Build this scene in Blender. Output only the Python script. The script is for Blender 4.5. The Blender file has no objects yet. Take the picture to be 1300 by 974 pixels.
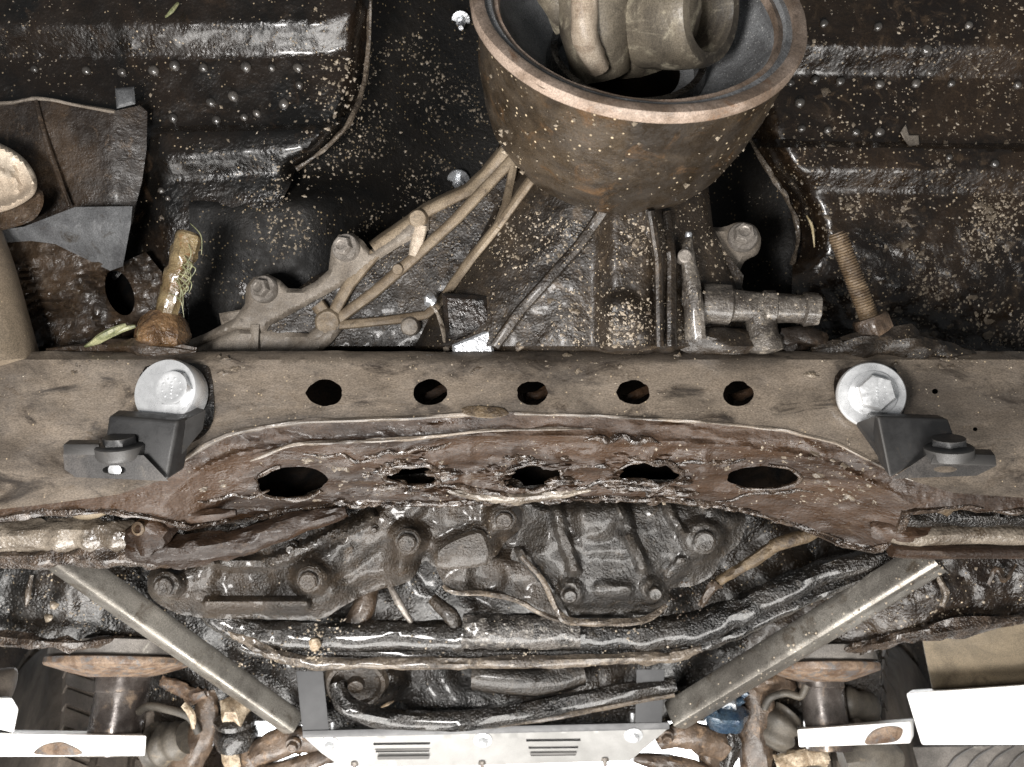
import bpy, bmesh, math, random
import numpy as np
from mathutils import Vector, Matrix
from mathutils.geometry import delaunay_2d_cdt
R = math.radians
random.seed(7)
rng = np.random.default_rng(11)
SC = bpy.context.scene
COL = SC.collection

# ------------------------------------------------------------------ frame of the place
# Everything is measured in millimetres about a point on the crossmember (x right, v up, w back
# along a 30 degree slope) and then turned into world metres with z up.
PITCH = R(30)
RIGHT = Vector((1, 0, 0))
UP = Vector((0, -math.sin(PITCH), math.cos(PITCH)))
BACK = Vector((0, -math.cos(PITCH), -math.sin(PITCH)))
ORIGIN = Vector((0, 0, 2.0))
DIST = 1000.0
CX, CY = 650.0, 487.0


def world(p):
    return ORIGIN + (RIGHT * p[0] + UP * p[1] + BACK * p[2]) * 0.001


def S(px, py, w=0.0):
    f = (DIST - w) / DIST
    return Vector(((px - CX) * f, (CY - py) * f, w))


# ------------------------------------------------------------------ camera, light, exposure
cam_data = bpy.data.cameras.new('camera')
cam = bpy.data.objects.new('camera', cam_data)
COL.objects.link(cam)
cam_data.sensor_width = 36
cam_data.lens = 18 / 0.65
cam_data.clip_start = 0.02
cam_data.clip_end = 60
cam_data.dof.use_dof = True
cam_data.dof.focus_distance = 1.0
cam_data.dof.aperture_fstop = 5.0
m3 = Matrix((RIGHT, UP, BACK)).transposed()
cam.matrix_world = Matrix.Translation(world((0, 0, DIST))) @ m3.to_4x4()
SC.camera = cam

W = bpy.data.worlds.new('World')
SC.world = W
W.use_nodes = True
bg = W.node_tree.nodes['Background']
bg.inputs[0].default_value = (0.93, 0.97, 1.0, 1)
bg.inputs[1].default_value = 0.13


def area(name, pos, target, sx, sy, power, col=(1, 1, 1)):
    l = bpy.data.lights.new(name, 'AREA')
    l.shape = 'RECTANGLE'
    l.size, l.size_y, l.energy, l.color = sx, sy, power, col
    o = bpy.data.objects.new(name, l)
    COL.objects.link(o)
    p, t = world(pos), world(target)
    o.location = p
    o.rotation_euler = (t - p).to_track_quat('-Z', 'Y').to_euler()
    return o


area('front_daylight', (-60, -1150, 760), (0, 60, -80), 2.4, 0.6, 62, (1.0, 0.97, 0.93))  # area light standing in for the daylight ahead of the car
area('key_work_lamp', (-430, -200, 1120), (0, 0, 0), 0.28, 0.28, 22, (1.0, 0.97, 0.94))
area('added_wall_light', (0, -1500, -1500), (0, -700, -3200), 3.0, 0.8, 520, (1, 1, 1))  # added light, brightens the wall until it burns out white
SC.view_settings.view_transform = 'Standard'
SC.view_settings.look = 'None'
SC.view_settings.exposure = 0.12
SC.view_settings.gamma = 1.0
SC.view_settings.use_curve_mapping = False
SC.cycles.max_bounces = 6
SC.cycles.use_denoising = True


# ------------------------------------------------------------------ numpy helpers
def _hash(i, j, seed):
    h = (i * 374761393 + j * 668265263 + seed * 974634777) & 0xFFFFFFFF
    h = ((h ^ (h >> 13)) * 1274126177) & 0xFFFFFFFF
    return ((h ^ (h >> 16)) & 0xFFFF) / 65535.0


def vnoise(x, y, seed=0):
    x = np.asarray(x, float); y = np.asarray(y, float)
    i = np.floor(x).astype(np.int64); j = np.floor(y).astype(np.int64)
    fx, fy = x - i, y - j
    fx = fx * fx * (3 - 2 * fx); fy = fy * fy * (3 - 2 * fy)
    a, b = _hash(i, j, seed), _hash(i + 1, j, seed)
    c, d = _hash(i, j + 1, seed), _hash(i + 1, j + 1, seed)
    return (a * (1 - fx) + b * fx) * (1 - fy) + (c * (1 - fx) + d * fx) * fy - 0.5


def fbm(x, y, size, oct=3, seed=0):
    t = 0; a = 1.0; s = 1.0 / size
    for k in range(oct):
        t = t + a * vnoise(np.asarray(x) * s + 17.3 * k, np.asarray(y) * s - 9.1 * k, seed + k)
        a *= 0.5; s *= 2.03
    return t


def sstep(a, b, x):
    t = np.clip((np.asarray(x, float) - a) / (b - a), 0, 1)
    return t * t * (3 - 2 * t)


def ramp(a, b, x):
    t = np.clip((np.asarray(x, float) - a) / (b - a), 0, 1)
    return .78 * t + .22 * t * t * (3 - 2 * t)


def segd(x, y, a, b):
    ax, ay = a; bx, by = b
    dx, dy = bx - ax, by - ay
    t = np.clip(((x - ax) * dx + (y - ay) * dy) / (dx * dx + dy * dy + 1e-9), 0, 1)
    return np.hypot(x - ax - t * dx, y - ay - t * dy)


def polyd(x, y, pts, closed=True):
    d = np.full(np.shape(x), 1e9)
    n = len(pts)
    for i in range(n if closed else n - 1):
        d = np.minimum(d, segd(x, y, pts[i], pts[(i + 1) % n]))
    return d


def inside(x, y, pts):
    c = np.zeros(np.shape(x), bool)
    n = len(pts)
    for i in range(n):
        x0, y0 = pts[i]; x1, y1 = pts[(i + 1) % n]
        if y0 == y1:
            continue
        k = ((y0 > y) != (y1 > y)) & (x < (x1 - x0) * (y - y0) / (y1 - y0) + x0)
        c ^= k
    return c


def ridge(x, y, pts, width, height):
    d = polyd(x, y, pts, False)
    return height * (1 - sstep(width * 0.35, width, d))


def bump(x, y, c, r, height, edge=0.45):
    d = np.hypot(x - c[0], y - c[1])
    return height * (1 - sstep(r * (1 - edge), r * (1 + edge * .4), d))


def crom(pts, k=6, closed=False):
    out = []
    n = len(pts)
    P = [np.array(p, float) for p in pts]
    for i in range(n if closed else n - 1):
        g = (lambda q: P[q % n]) if closed else (lambda q: P[max(0, min(n - 1, q))])
        p0, p1, p2, p3 = g(i - 1), g(i), g(i + 1), g(i + 2)
        for j in range(k):
            t = j / k
            out.append(0.5 * (2 * p1 + (p2 - p0) * t + (2 * p0 - 5 * p1 + 4 * p2 - p3) * t * t + (3 * p1 - p0 - 3 * p2 + p3) * t ** 3))
    if not closed:
        out.append(P[-1])
    return [tuple(float(v) for v in p) for p in out]


def ell(cx, cy, rx, ry, n=28, rot=0, rag=0, seed=0):
    out = []
    for i in range(n):
        a = 2 * math.pi * i / n
        k = 1 + rag * float(vnoise(3 * math.cos(a) + 9 * seed, 3 * math.sin(a) - 5 * seed, seed)) * 2
        u, v = rx * k * math.cos(a), ry * k * math.sin(a)
        out.append((cx + u * math.cos(rot) - v * math.sin(rot), cy + u * math.sin(rot) + v * math.cos(rot)))
    return out


def densify(pts, step, closed=True):
    out = []
    n = len(pts)
    for i in range(n if closed else n - 1):
        a, b = pts[i], pts[(i + 1) % n]
        m = max(1, int(math.hypot(b[0] - a[0], b[1] - a[1]) / step))
        for j in range(m):
            out.append((a[0] + (b[0] - a[0]) * j / m, a[1] + (b[1] - a[1]) * j / m))
    if not closed:
        out.append(pts[-1])
    return out


def lerpx(x, pts):
    return np.interp(x, [p[0] for p in pts], [p[1] for p in pts])


# ------------------------------------------------------------------ materials
MATS = {}


def lin(c):
    return (c[0], c[1], c[2], 1)


def grime(name, dark, mid, light=None, big=9, patch=38, lightamt=.45, rough=(.3, .6), bumps=((90, .5, 1.2), (420, .5, .5)),
          coat=0.0, metal=0.0, speck=0.0, speckcol=(.38, .30, .2), speckscale=260, edge=0.0, edgecol=(.35, .3, .25), stretch=None, spec=.5, beads=0.0, wet=0.0, wetscale=70, fine=.32, beadscale=210):
    if name in MATS:
        return MATS[name]
    m = bpy.data.materials.new(name)
    m.use_nodes = True
    nt = m.node_tree
    N, L = nt.nodes, nt.links
    bs = N['Principled BSDF']
    geo = N.new('ShaderNodeNewGeometry')
    vec = geo.outputs['Position']
    if stretch:
        mp = N.new('ShaderNodeMapping')
        mp.inputs['Scale'].default_value = stretch
        L.new(vec, mp.inputs['Vector'])
        vec2 = mp.outputs[0]
    else:
        vec2 = vec

    def noise(scale, det=4, rgh=.6, v=None, off=0, dist=0):
        n = N.new('ShaderNodeTexNoise')
        n.inputs['Scale'].default_value = scale
        n.inputs['Detail'].default_value = det
        n.inputs['Roughness'].default_value = rgh
        n.inputs['Distortion'].default_value = dist
        if off:
            ad = N.new('ShaderNodeVectorMath'); ad.operation = 'ADD'
            ad.inputs[1].default_value = (off, off * 1.7, -off)
            L.new(v or vec2, ad.inputs[0]); L.new(ad.outputs[0], n.inputs['Vector'])
        else:
            L.new(v or vec2, n.inputs['Vector'])
        return n.outputs['Fac']

    def rng_(v, a, b, c=0, d=1):
        r = N.new('ShaderNodeMapRange'); r.interpolation_type = 'SMOOTHSTEP'
        r.inputs[1].default_value, r.inputs[2].default_value = a, b
        r.inputs[3].default_value, r.inputs[4].default_value = c, d
        L.new(v, r.inputs[0])
        return r.outputs[0]

    def mix(f, a, b):
        x = N.new('ShaderNodeMix'); x.data_type = 'RGBA'
        if isinstance(f, float):
            x.inputs[0].default_value = f
        else:
            L.new(f, x.inputs[0])
        for i, v in ((6, a), (7, b)):
            if isinstance(v, tuple):
                x.inputs[i].default_value = lin(v)
            else:
                L.new(v, x.inputs[i])
        return x.outputs[2]

    nb = noise(big, 6, .65, dist=.6)
    col = mix(rng_(nb, .38, .62), dark, mid)
    if light:
        np_ = noise(patch, 6, .68, off=3.1, dist=.8)
        col = mix(rng_(np_, .62 - .25 * lightamt, .78 - .2 * lightamt), col, light)
    finen = noise(700, 2, .6)
    hv = N.new('ShaderNodeHueSaturation')
    L.new(rng_(finen, .3, .7, 1 - fine, 1 + fine), hv.inputs['Value'])
    L.new(col, hv.inputs['Color'])
    col = hv.outputs[0]
    if edge:
        col = mix(rng_(geo.outputs['Pointiness'], .52, .6, 0, edge), col, edgecol)
    ro = rng_(noise(patch * 1.3, 5, .65, off=7.7), .35, .65, rough[0], rough[1])
    if wet:
        wm = rng_(noise(wetscale, 5, .7, off=21.3, dist=1.2), .56, .64, 0, wet)
        x = N.new('ShaderNodeMix'); x.data_type = 'FLOAT'
        L.new(wm, x.inputs[0]); L.new(ro, x.inputs[2]); x.inputs[3].default_value = .13
        ro = x.outputs[0]
    if speck:
        vo = N.new('ShaderNodeTexVoronoi'); vo.inputs['Scale'].default_value = speckscale
        vo.inputs['Randomness'].default_value = 1
        L.new(vec, vo.inputs['Vector'])
        sep = N.new('ShaderNodeSeparateColor'); L.new(vo.outputs['Color'], sep.inputs[0])
        a = rng_(vo.outputs['Distance'], .18, .34, 1, 0)
        b = rng_(sep.outputs[0], 1 - speck, 1 - speck * .6)
        dens = rng_(noise(14, 3, .6, off=12.2, v=vec), .4, .6)
        mm = N.new('ShaderNodeMath'); mm.operation = 'MULTIPLY'; L.new(a, mm.inputs[0]); L.new(b, mm.inputs[1])
        m2 = N.new('ShaderNodeMath'); m2.operation = 'MULTIPLY'; L.new(mm.outputs[0], m2.inputs[0]); L.new(dens, m2.inputs[1])
        col = mix(m2.outputs[0], col, speckcol)
    L.new(col, bs.inputs['Base Color'])
    L.new(ro, bs.inputs['Roughness'])
    bs.inputs['Metallic'].default_value = metal
    bs.inputs['Specular IOR Level'].default_value = spec
    if coat:
        bs.inputs['Coat Weight'].default_value = coat
        bs.inputs['Coat Roughness'].default_value = .12
    prev = None
    for k, (sc, st, dist) in enumerate(bumps):
        b = N.new('ShaderNodeBump')
        b.inputs['Strength'].default_value = st
        b.inputs['Distance'].default_value = dist * .001
        L.new(noise(sc, 3, .6, off=1.3 * (k + 1)), b.inputs['Height'])
        if prev:
            L.new(prev, b.inputs['Normal'])
        prev = b.outputs[0]
    if beads:
        vo = N.new('ShaderNodeTexVoronoi'); vo.feature = 'SMOOTH_F1'
        vo.inputs['Scale'].default_value = beadscale
        L.new(vec, vo.inputs['Vector'])
        b = N.new('ShaderNodeBump'); b.invert = True
        b.inputs['Strength'].default_value = beads
        b.inputs['Distance'].default_value = .0022
        L.new(vo.outputs['Distance'], b.inputs['Height'])
        if prev:
            L.new(prev, b.inputs['Normal'])
        prev = b.outputs[0]
    if prev:
        L.new(prev, bs.inputs['Normal'])
    MATS[name] = m
    return m


M = {}
M['floor_l'] = grime('oily black underseal', (0.0036, 0.0031, 0.0026), (0.0120, 0.0079, 0.0052), (0.0210, 0.0135, 0.0083), big=7, patch=26, lightamt=.35, rough=(.2, .42),
                     bumps=((60, .35, 2), (230, .55, 1.6)), coat=.35, beads=.28, speck=.10, speckscale=230, wet=0.35, wetscale=60)
M['floor_r'] = grime('oily brown underseal', (0.0071, 0.0045, 0.0029), (0.0206, 0.0126, 0.0071), (0.0396, 0.0259, 0.0152), big=6, patch=40, lightamt=.4, rough=(.2, .42),
                     bumps=((60, .35, 2), (260, .4, 1.2)), coat=.4, beads=.3, speck=.22, speckscale=210, wet=0.60, wetscale=70)
M['tunnel'] = grime('black tunnel underseal', (0.0028, 0.0026, 0.0024), (0.0070, 0.0056, 0.0042), big=8, rough=(.5, .7), spec=.3, bumps=((150, .6, 2), (400, .5, 1)), coat=0, speck=.2,
                    speckscale=240, speckcol=(.28, .21, .12))
M['drum'] = grime('greasy brown drum', (0.0156, 0.0104, 0.0058), (0.0441, 0.0312, 0.0191), (0.0634, 0.0342, 0.0138), big=9, patch=24, lightamt=.3, rough=(.32, .6),
                  bumps=((70, .5, 3), (300, .5, 1.2)), coat=.15, speck=.16, speckscale=190, speckcol=(.5, .4, .27), wet=0.50, wetscale=80)
M['rim'] = grime('rusty worn rim', (0.1360, 0.0982, 0.0716), (0.2856, 0.2209, 0.1763), (0.1496, 0.0859, 0.0496), big=14, patch=26, lightamt=.35, rough=(.3, .6),
                 bumps=((120, .5, 2), (500, .4, .6)))
M['cup'] = grime('grey gritty cup', (.10, .10, .102), (.24, .245, .25), (.06, .058, .054), big=12, patch=60, lightamt=.3, rough=(.3, .55),
                 bumps=((300, .7, 1.5), (900, .6, .6)), speck=.3, speckscale=420, speckcol=(.55, .55, .53))
M['yoke'] = grime('dusty yoke steel', (.05, .042, .033), (.16, .135, .10), (.36, .32, .24), big=9, patch=18, lightamt=.4, rough=(.4, .65), bumps=((90, .5, 2), (400, .4, .6)))
M['cast'] = grime('gritty gearbox casting', (0.0096, 0.0068, 0.0046), (0.0252, 0.0180, 0.0119), (0.0525, 0.0374, 0.0239), big=11, patch=45, lightamt=.4, rough=(.35, .6),
                  bumps=((80, .5, 2), (420, .6, 1)), speck=.2, speckscale=300, coat=.1, speckcol=(.45, .36, .24), wet=0.70, wetscale=90, beads=.35, beadscale=300)
M['alloy'] = grime('dusty cast alloy', (0.1173, 0.0970, 0.0764), (0.1955, 0.1682, 0.1383), (0.0547, 0.0439, 0.0343), big=14, patch=50, lightamt=.25, rough=(.5, .75),
                   bumps=((120, .4, 1.6), (600, .4, .5)))
M['alloy_t'] = grime('tan dusted cast rib', (0.1234, 0.0917, 0.0598), (0.2013, 0.1568, 0.1066), (0.0519, 0.0366, 0.0234), big=18, patch=50, lightamt=.3, rough=(.5, .75),
                     bumps=((120, .4, 1.6), (600, .4, .5)))
M['beam'] = grime('dust coated chassis beam', (0.0643, 0.0520, 0.0409), (0.1514, 0.1225, 0.0946), (0.0231, 0.0173, 0.0128), big=6, patch=18, lightamt=.5, rough=(.36, .62),
                  bumps=((45, .35, 3), (380, .35, .8)), speck=.06, stretch=(.6, 1.3, 1.3), coat=.25, wet=.8, wetscale=30)
M['web'] = grime('brown greasy web', (0.0142, 0.0075, 0.0040), (0.0376, 0.0203, 0.0106), (0.0504, 0.0337, 0.0217), big=8, patch=30, lightamt=.28, rough=(.4, .68), spec=.35,
                 bumps=((50, .6, 4), (260, .5, 1.4)), coat=.05, stretch=(.45, 1.3, 1.3), wet=0.70, wetscale=60, beads=.25, beadscale=300)
M['grease'] = grime('wet clotted grease', (.014, .009, .006), (.050, .034, .023), (.12, .095, .075), big=40, patch=85, lightamt=.35, rough=(.14, .42),
                    bumps=((120, .8, 4), (420, .6, 1.4)), coat=.45, wet=0.90, wetscale=110, beads=.6, beadscale=380)
M['inner'] = grime('painted recess shade', (0.0018, 0.0018, 0.0018), (0.0060, 0.0042, 0.0030), big=20, rough=(.6, .9), spec=.02, bumps=((100, .5, 2),), coat=0)  # near-black, paints the shade inside holes and recesses
M['sump'] = grime('oily dark casting', (0.0104, 0.0076, 0.0051), (0.0282, 0.0198, 0.0128), (0.0378, 0.0264, 0.0170), big=11, patch=40, lightamt=.36, rough=(.27, .5),
                  bumps=((70, .6, 4), (210, .8, 2.4), (520, .8, 1.1)), coat=.25, edge=.2, edgecol=(.12, .10, .08), wet=.3, wetscale=240, beads=.45, beadscale=330)
M['sump_b'] = grime('oily blue black cover', (0.0097, 0.0082, 0.0068), (0.0221, 0.0180, 0.0141), (0.0349, 0.0259, 0.0177), big=13, patch=45, lightamt=.3, rough=(.27, .5),
                    bumps=((70, .6, 4), (210, .8, 2.4), (520, .8, 1.1)), coat=.25, edge=.2, edgecol=(.12, .10, .08), wet=.3, wetscale=240, beads=.45, beadscale=330)
M['pipe'] = grime('wet black pipe', (0.0054, 0.0047, 0.0040), (0.0189, 0.0155, 0.0125), (0.0330, 0.0265, 0.0195), big=14, patch=90, lightamt=.3, rough=(.12, .38),
                  bumps=((130, .9, 4), (360, .7, 1.8)), coat=.6, beads=.7, beadscale=340)
M['sleeve'] = grime('wet wrapped sleeve', (.02, .018, .016), (.07, .062, .055), (.22, .20, .175), big=30, patch=110, lightamt=.4, rough=(.14, .42), bumps=((150, .9, 3.5), (420, .7, 1.4)), coat=.5, wet=.8, wetscale=120, beads=.7, beadscale=340)
M['oilsteel'] = grime('oily dark steel', (.035, .029, .024), (.10, .088, .075), (.19, .165, .135), big=26, patch=60, lightamt=.4, rough=(.25, .55), bumps=((90, .8, 4), (300, .7, 1.6)), coat=.3, wet=.9, wetscale=90, speck=.12)
M['mudpatch'] = grime('caked brown mud', (.045, .033, .023), (.12, .095, .068), (.24, .20, .15), big=50, patch=120, lightamt=.35, rough=(.3, .65), bumps=((200, .8, 2), (600, .5, .6)), wet=.7, wetscale=140)
M['lip'] = grime('grimy flange lip', (0.0350, 0.0263, 0.0193), (0.1120, 0.0888, 0.0662), (0.2100, 0.1711, 0.1264), big=30, patch=120, lightamt=.35, rough=(.2, .5),
                 bumps=((160, .9, 3), (420, .7, 1.4)), coat=.4)
M['rail'] = grime('tarry frame rail', (0.0049, 0.0043, 0.0036), (0.0154, 0.0112, 0.0078), (0.0147, 0.0104, 0.0072), big=8, patch=35, lightamt=.3, rough=(.2, .5),
                  bumps=((60, .7, 4), (240, .6, 1.6)), coat=.2, speck=.14, speckscale=200, wet=0.60, wetscale=190, beads=.5, beadscale=260)
M['rail_r'] = grime('tarry brown frame rail', (0.0108, 0.0073, 0.0052), (0.0300, 0.0209, 0.0139), (0.0315, 0.0231, 0.0157), big=8, patch=35, lightamt=.35, rough=(.2, .5),
                    bumps=((60, .8, 5), (240, .6, 1.8)), coat=.2, speck=.10, speckscale=200, wet=0.60, wetscale=190, beads=.4, beadscale=260)
M['wetpipe'] = grime('silvery wet tube', (0.0700, 0.0559, 0.0421), (0.1820, 0.1546, 0.1234), (0.0350, 0.0230, 0.0132), big=16, patch=40, lightamt=.3, rough=(.18, .45),
                     bumps=((60, .7, 4), (260, .6, 1.4)), coat=.5, wet=0.80, wetscale=60, beads=.5, beadscale=260)
M['zinc'] = grime('bright zinc plate', (0.6216, 0.6300, 0.6384), (0.7392, 0.7476, 0.7560), (0.4200, 0.4200, 0.4200), big=30, patch=60, lightamt=.1, rough=(.24, .4), bumps=((300, .12, .3),), metal=.55, fine=0.06)
M['powder'] = grime('black powder coat', (0.0110, 0.0110, 0.0115), (0.0180, 0.0180, 0.0185), (0.0350, 0.0300, 0.0250), big=14, patch=50, lightamt=.12, rough=(.4, .58), bumps=((900, .35, .5),), edge=.6, edgecol=(.07, .065, .06), fine=0.15)
M['powder_lit'] = grime('lit black powder coat', (0.0300, 0.0282, 0.0270), (0.0600, 0.0540, 0.0498), (0.0900, 0.0780, 0.0660), big=14, patch=40, lightamt=.3, rough=(.42, .6), bumps=((700, .35, .5),))  # lighter copy of powder; lit tab faces painted into the colour
M['socket'] = grime('glossy black coat', (0.0032, 0.0030, 0.0028), (0.0144, 0.0098, 0.0069), None, big=30, rough=(.2, .5), bumps=((150, .8, 3),), coat=.3, wet=0.70, wetscale=90)
M['rustrod'] = grime('rusted thread', (0.0518, 0.0336, 0.0187), (0.1131, 0.0793, 0.0469), (0.0377, 0.0233, 0.0131), big=22, patch=70, lightamt=.4, rough=(.4, .7), bumps=((140, .7, 2.4), (500, .5, .7)))
M['greaserod'] = grime('grease coated thread', (0.0910, 0.0625, 0.0301), (0.1750, 0.1316, 0.0692), (0.1540, 0.0790, 0.0331), big=26, patch=60, lightamt=.35, rough=(.16, .4), bumps=((120, .8, 3), (360, .5, 1)), coat=.6)
M['greaseblob'] = grime('orange brown grease', (0.0630, 0.0329, 0.0150), (0.1540, 0.0888, 0.0421), (0.2100, 0.1448, 0.0843), big=40, patch=90, lightamt=.3, rough=(.14, .4), bumps=((150, .9, 4), (400, .6, 1.2)), coat=.6, wet=0.80, wetscale=120)
M['cream'] = grime('cream dusted alloy', (0.3240, 0.2610, 0.1980), (0.5400, 0.4680, 0.3780), (0.1980, 0.1440, 0.0990), big=10, patch=20, lightamt=.2, rough=(.4, .6), bumps=((90, .4, 2),))
M['tube_l'] = grime('tan dusty tube', (0.1125, 0.0881, 0.0613), (0.1800, 0.1410, 0.1000), (0.0675, 0.0494, 0.0323), big=9, patch=14, lightamt=.3, rough=(.4, .6), bumps=((300, .4, .8),), speck=.15)
M['plate_l'] = grime('brown coated bracket', (0.0135, 0.0092, 0.0065), (0.0375, 0.0247, 0.0155), (0.0675, 0.0458, 0.0290), big=10, patch=70, lightamt=.3, rough=(.35, .6), bumps=((70, .6, 3), (300, .6, 1.4)), coat=.1, wet=0.50, wetscale=80)
M['flap'] = grime('slate coated flap', (.05, .05, .052), (.095, .097, .10), (.03, .025, .02), big=9, patch=40, lightamt=.3, rough=(.3, .5), bumps=((140, .6, 1.6), (500, .4, .6)))
M['mud'] = grime('wrinkled brown mud', (0.0154, 0.0099, 0.0060), (0.0525, 0.0342, 0.0211), (0.0770, 0.0559, 0.0373), big=14, patch=50, lightamt=.35, rough=(.3, .6), bumps=((90, .8, 4), (300, .5, 1.4)), coat=.15, wet=0.70, wetscale=90)
M['strut'] = grime('bare steel strut', (0.1516, 0.1389, 0.1218), (0.2729, 0.2554, 0.2256), (0.0818, 0.0631, 0.0447), big=7, patch=26, lightamt=.35, rough=(.25, .42), bumps=((260, .25, .6),), metal=.65,
                   speck=.06, speckcol=(.6, .55, .45), speckscale=170)
M['strap'] = grime('grey painted strap', (0.0403, 0.0406, 0.0420), (0.0473, 0.0476, 0.0490), None, big=10, rough=(.55, .65), spec=.25, bumps=((700, .15, .3),), fine=0.06)
M['skid'] = grime('satin alloy plate', (.25, .245, .235), (.31, .305, .295), None, big=5, rough=(.35, .45), bumps=((600, .15, .3),), metal=.25, fine=0.06)
M['skid_edge'] = grime('dark plate edge', (.05, .05, .052), (.09, .09, .092), None, big=10, rough=(.35, .5), bumps=((600, .15, .3),), fine=0.06)
M['slot'] = grime('grey louvre', (.12, .115, .11), (.16, .155, .15), None, big=10, rough=(.4, .5), bumps=((600, .15, .3),), fine=0.06)  # plain grey behind the louvre slots and on the sheet ribs
M['white'] = grime('white lift paint', (.78, .77, .75), (.88, .88, .87), (.5, .30, .2), big=5, patch=9, lightamt=.06, rough=(.35, .5), bumps=((200, .2, .5),), fine=0.06)
M['rustpad'] = grime('rusty lift pad', (0.0864, 0.0525, 0.0323), (0.1995, 0.1400, 0.0963), (0.0997, 0.0945, 0.0924), big=34, patch=60, lightamt=.6, rough=(.4, .7), bumps=((100, .5, 2), (400, .4, .6)))
M['rubberpad'] = grime('grey pad rubber', (.11, .10, .09), (.22, .20, .18), (.55, .52, .45), big=8, patch=14, lightamt=.2, rough=(.5, .7), bumps=((120, .4, 2),))
M['post'] = grime('worn dark post', (.055, .045, .04), (.13, .115, .105), (.24, .18, .13), big=12, patch=24, lightamt=.3, rough=(.2, .42), bumps=((100, .3, 1),), metal=.35)
M['tyre'] = grime('dusty tyre rubber', (.06, .048, .038), (.12, .098, .078), (.035, .03, .026), big=8, patch=20, lightamt=.3, rough=(.6, .85), bumps=((200, .4, 1.2),))
M['boot'] = grime('grey rubber boot', (0.0390, 0.0342, 0.0279), (0.0845, 0.0733, 0.0587), (0.1300, 0.1039, 0.0727), big=14, patch=30, lightamt=.25, rough=(.45, .7), bumps=((160, .4, 1),))
M['arm'] = grime('brown suspension arm', (0.0390, 0.0263, 0.0179), (0.1040, 0.0721, 0.0492), (0.1950, 0.1283, 0.0783), big=16, patch=40, lightamt=.3, rough=(.3, .6), bumps=((90, .7, 3), (350, .5, 1)), coat=.15, wet=0.60, wetscale=90)
M['rustnut'] = grime('pale crusty nut', (.20, .145, .09), (.46, .38, .28), (.10, .07, .045), big=40, patch=70, lightamt=.35, rough=(.4, .7), bumps=((160, .8, 3),))
M['blue'] = grime('blue greased fitting', (0.0180, 0.0360, 0.0648), (0.0360, 0.0600, 0.0864), (0.0180, 0.0180, 0.0173), big=40, patch=60, lightamt=.5, rough=(.15, .35), bumps=((160, .6, 2),), coat=.5, metal=.2)
M['sill'] = grime('tan dusty sill', (0.0900, 0.0705, 0.0452), (0.1575, 0.1234, 0.0806), (0.0525, 0.0388, 0.0245), big=8, patch=12, lightamt=.3, rough=(.5, .7), bumps=((120, .4, 1.4),))
M['cable'] = grime('tan fabric sleeve', (0.0480, 0.0318, 0.0167), (0.1020, 0.0716, 0.0399), (0.0240, 0.0146, 0.0078), big=30, patch=60, lightamt=.35, rough=(.5, .7), bumps=((200, .8, 2.4),))
M['grit'] = grime('pale road grit', (0.1200, 0.0970, 0.0722), (0.2720, 0.2250, 0.1672), (0.0560, 0.0427, 0.0304), big=60, patch=160, lightamt=.4, rough=(.35, .6), bumps=((400, .4, .6),))
M['drop'] = grime('black oil drop', (.03, .027, .024), (.07, .062, .054), None, big=40, rough=(.28, .36), bumps=(), coat=.8, spec=.8)
M['green'] = grime('dull green leaf', (0.0990, 0.1080, 0.0495), (0.2376, 0.2340, 0.1287), None, big=60, rough=(.4, .6), bumps=((300, .4, 1),))
M['straw'] = grime('dry straw', (.40, .32, .18), (.58, .49, .32), None, big=60, rough=(.5, .7), bumps=((300, .4, 1),))
M['wall'] = grime('white workshop wall', (.86, .87, .88), (.90, .90, .90), None, big=2, rough=(.7, .8), bumps=((30, .1, 1),), fine=0.06)
M['bolt'] = grime('dirty steel bolt', (.13, .115, .10), (.25, .225, .20), (.06, .048, .038), big=40, patch=90, lightamt=.3, rough=(.3, .55), bumps=((260, .5, 1.2),), metal=.3)
M['silver'] = grime('shiny steel', (.42, .43, .45), (.62, .64, .66), (.22, .22, .22), big=40, patch=90, lightamt=.3, rough=(.2, .4), bumps=((260, .5, 1.2),), metal=.7)

# ------------------------------------------------------------------ objects
ROOTS = {}


def base_of(o):
    v = Vector((0, 0, 0))
    while o is not None:
        v += o.location
        o = o.parent
    return v


def thing(name, label, cat, at, group=None):
    o = bpy.data.objects.new(name, None)
    o.empty_display_size = .02
    COL.objects.link(o)
    o.location = world(S(*at))
    o['label'] = label
    o['category'] = cat
    if group:
        o['group'] = group
    return o


def obj(name, bm, mat, parent=None, sharp=38, kind=None, label=None, cat=None, at=None, group=None):
    bmesh.ops.recalc_face_normals(bm, faces=bm.faces)
    b = base_of(parent)
    loc = Vector((0, 0, 0))
    if parent is None and at is not None:
        loc = world(S(*at))
    for v in bm.verts:
        v.co = world(v.co) - b - loc
    me = bpy.data.meshes.new(name)
    bm.to_mesh(me)
    bm.free()
    for p in me.polygons:
        p.use_smooth = True
    me.set_sharp_from_angle(angle=R(sharp))
    me.materials.append(M[mat] if isinstance(mat, str) else mat)
    o = bpy.data.objects.new(name, me)
    o.location = loc
    COL.objects.link(o)
    if parent is not None:
        o.parent = parent
    if kind:
        o['kind'] = kind
    if label:
        o['label'] = label
    if cat:
        o['category'] = cat
    if group:
        o['group'] = group
    return o


# ------------------------------------------------------------------ shape builders (mm frame)
def frame_of(axis):
    a = Vector(axis).normalized()
    t = Vector((0, 0, 1)) if abs(a.z) < .9 else Vector((1, 0, 0))
    u = a.cross(t).normalized()
    return a, u, a.cross(u).normalized()


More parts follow.
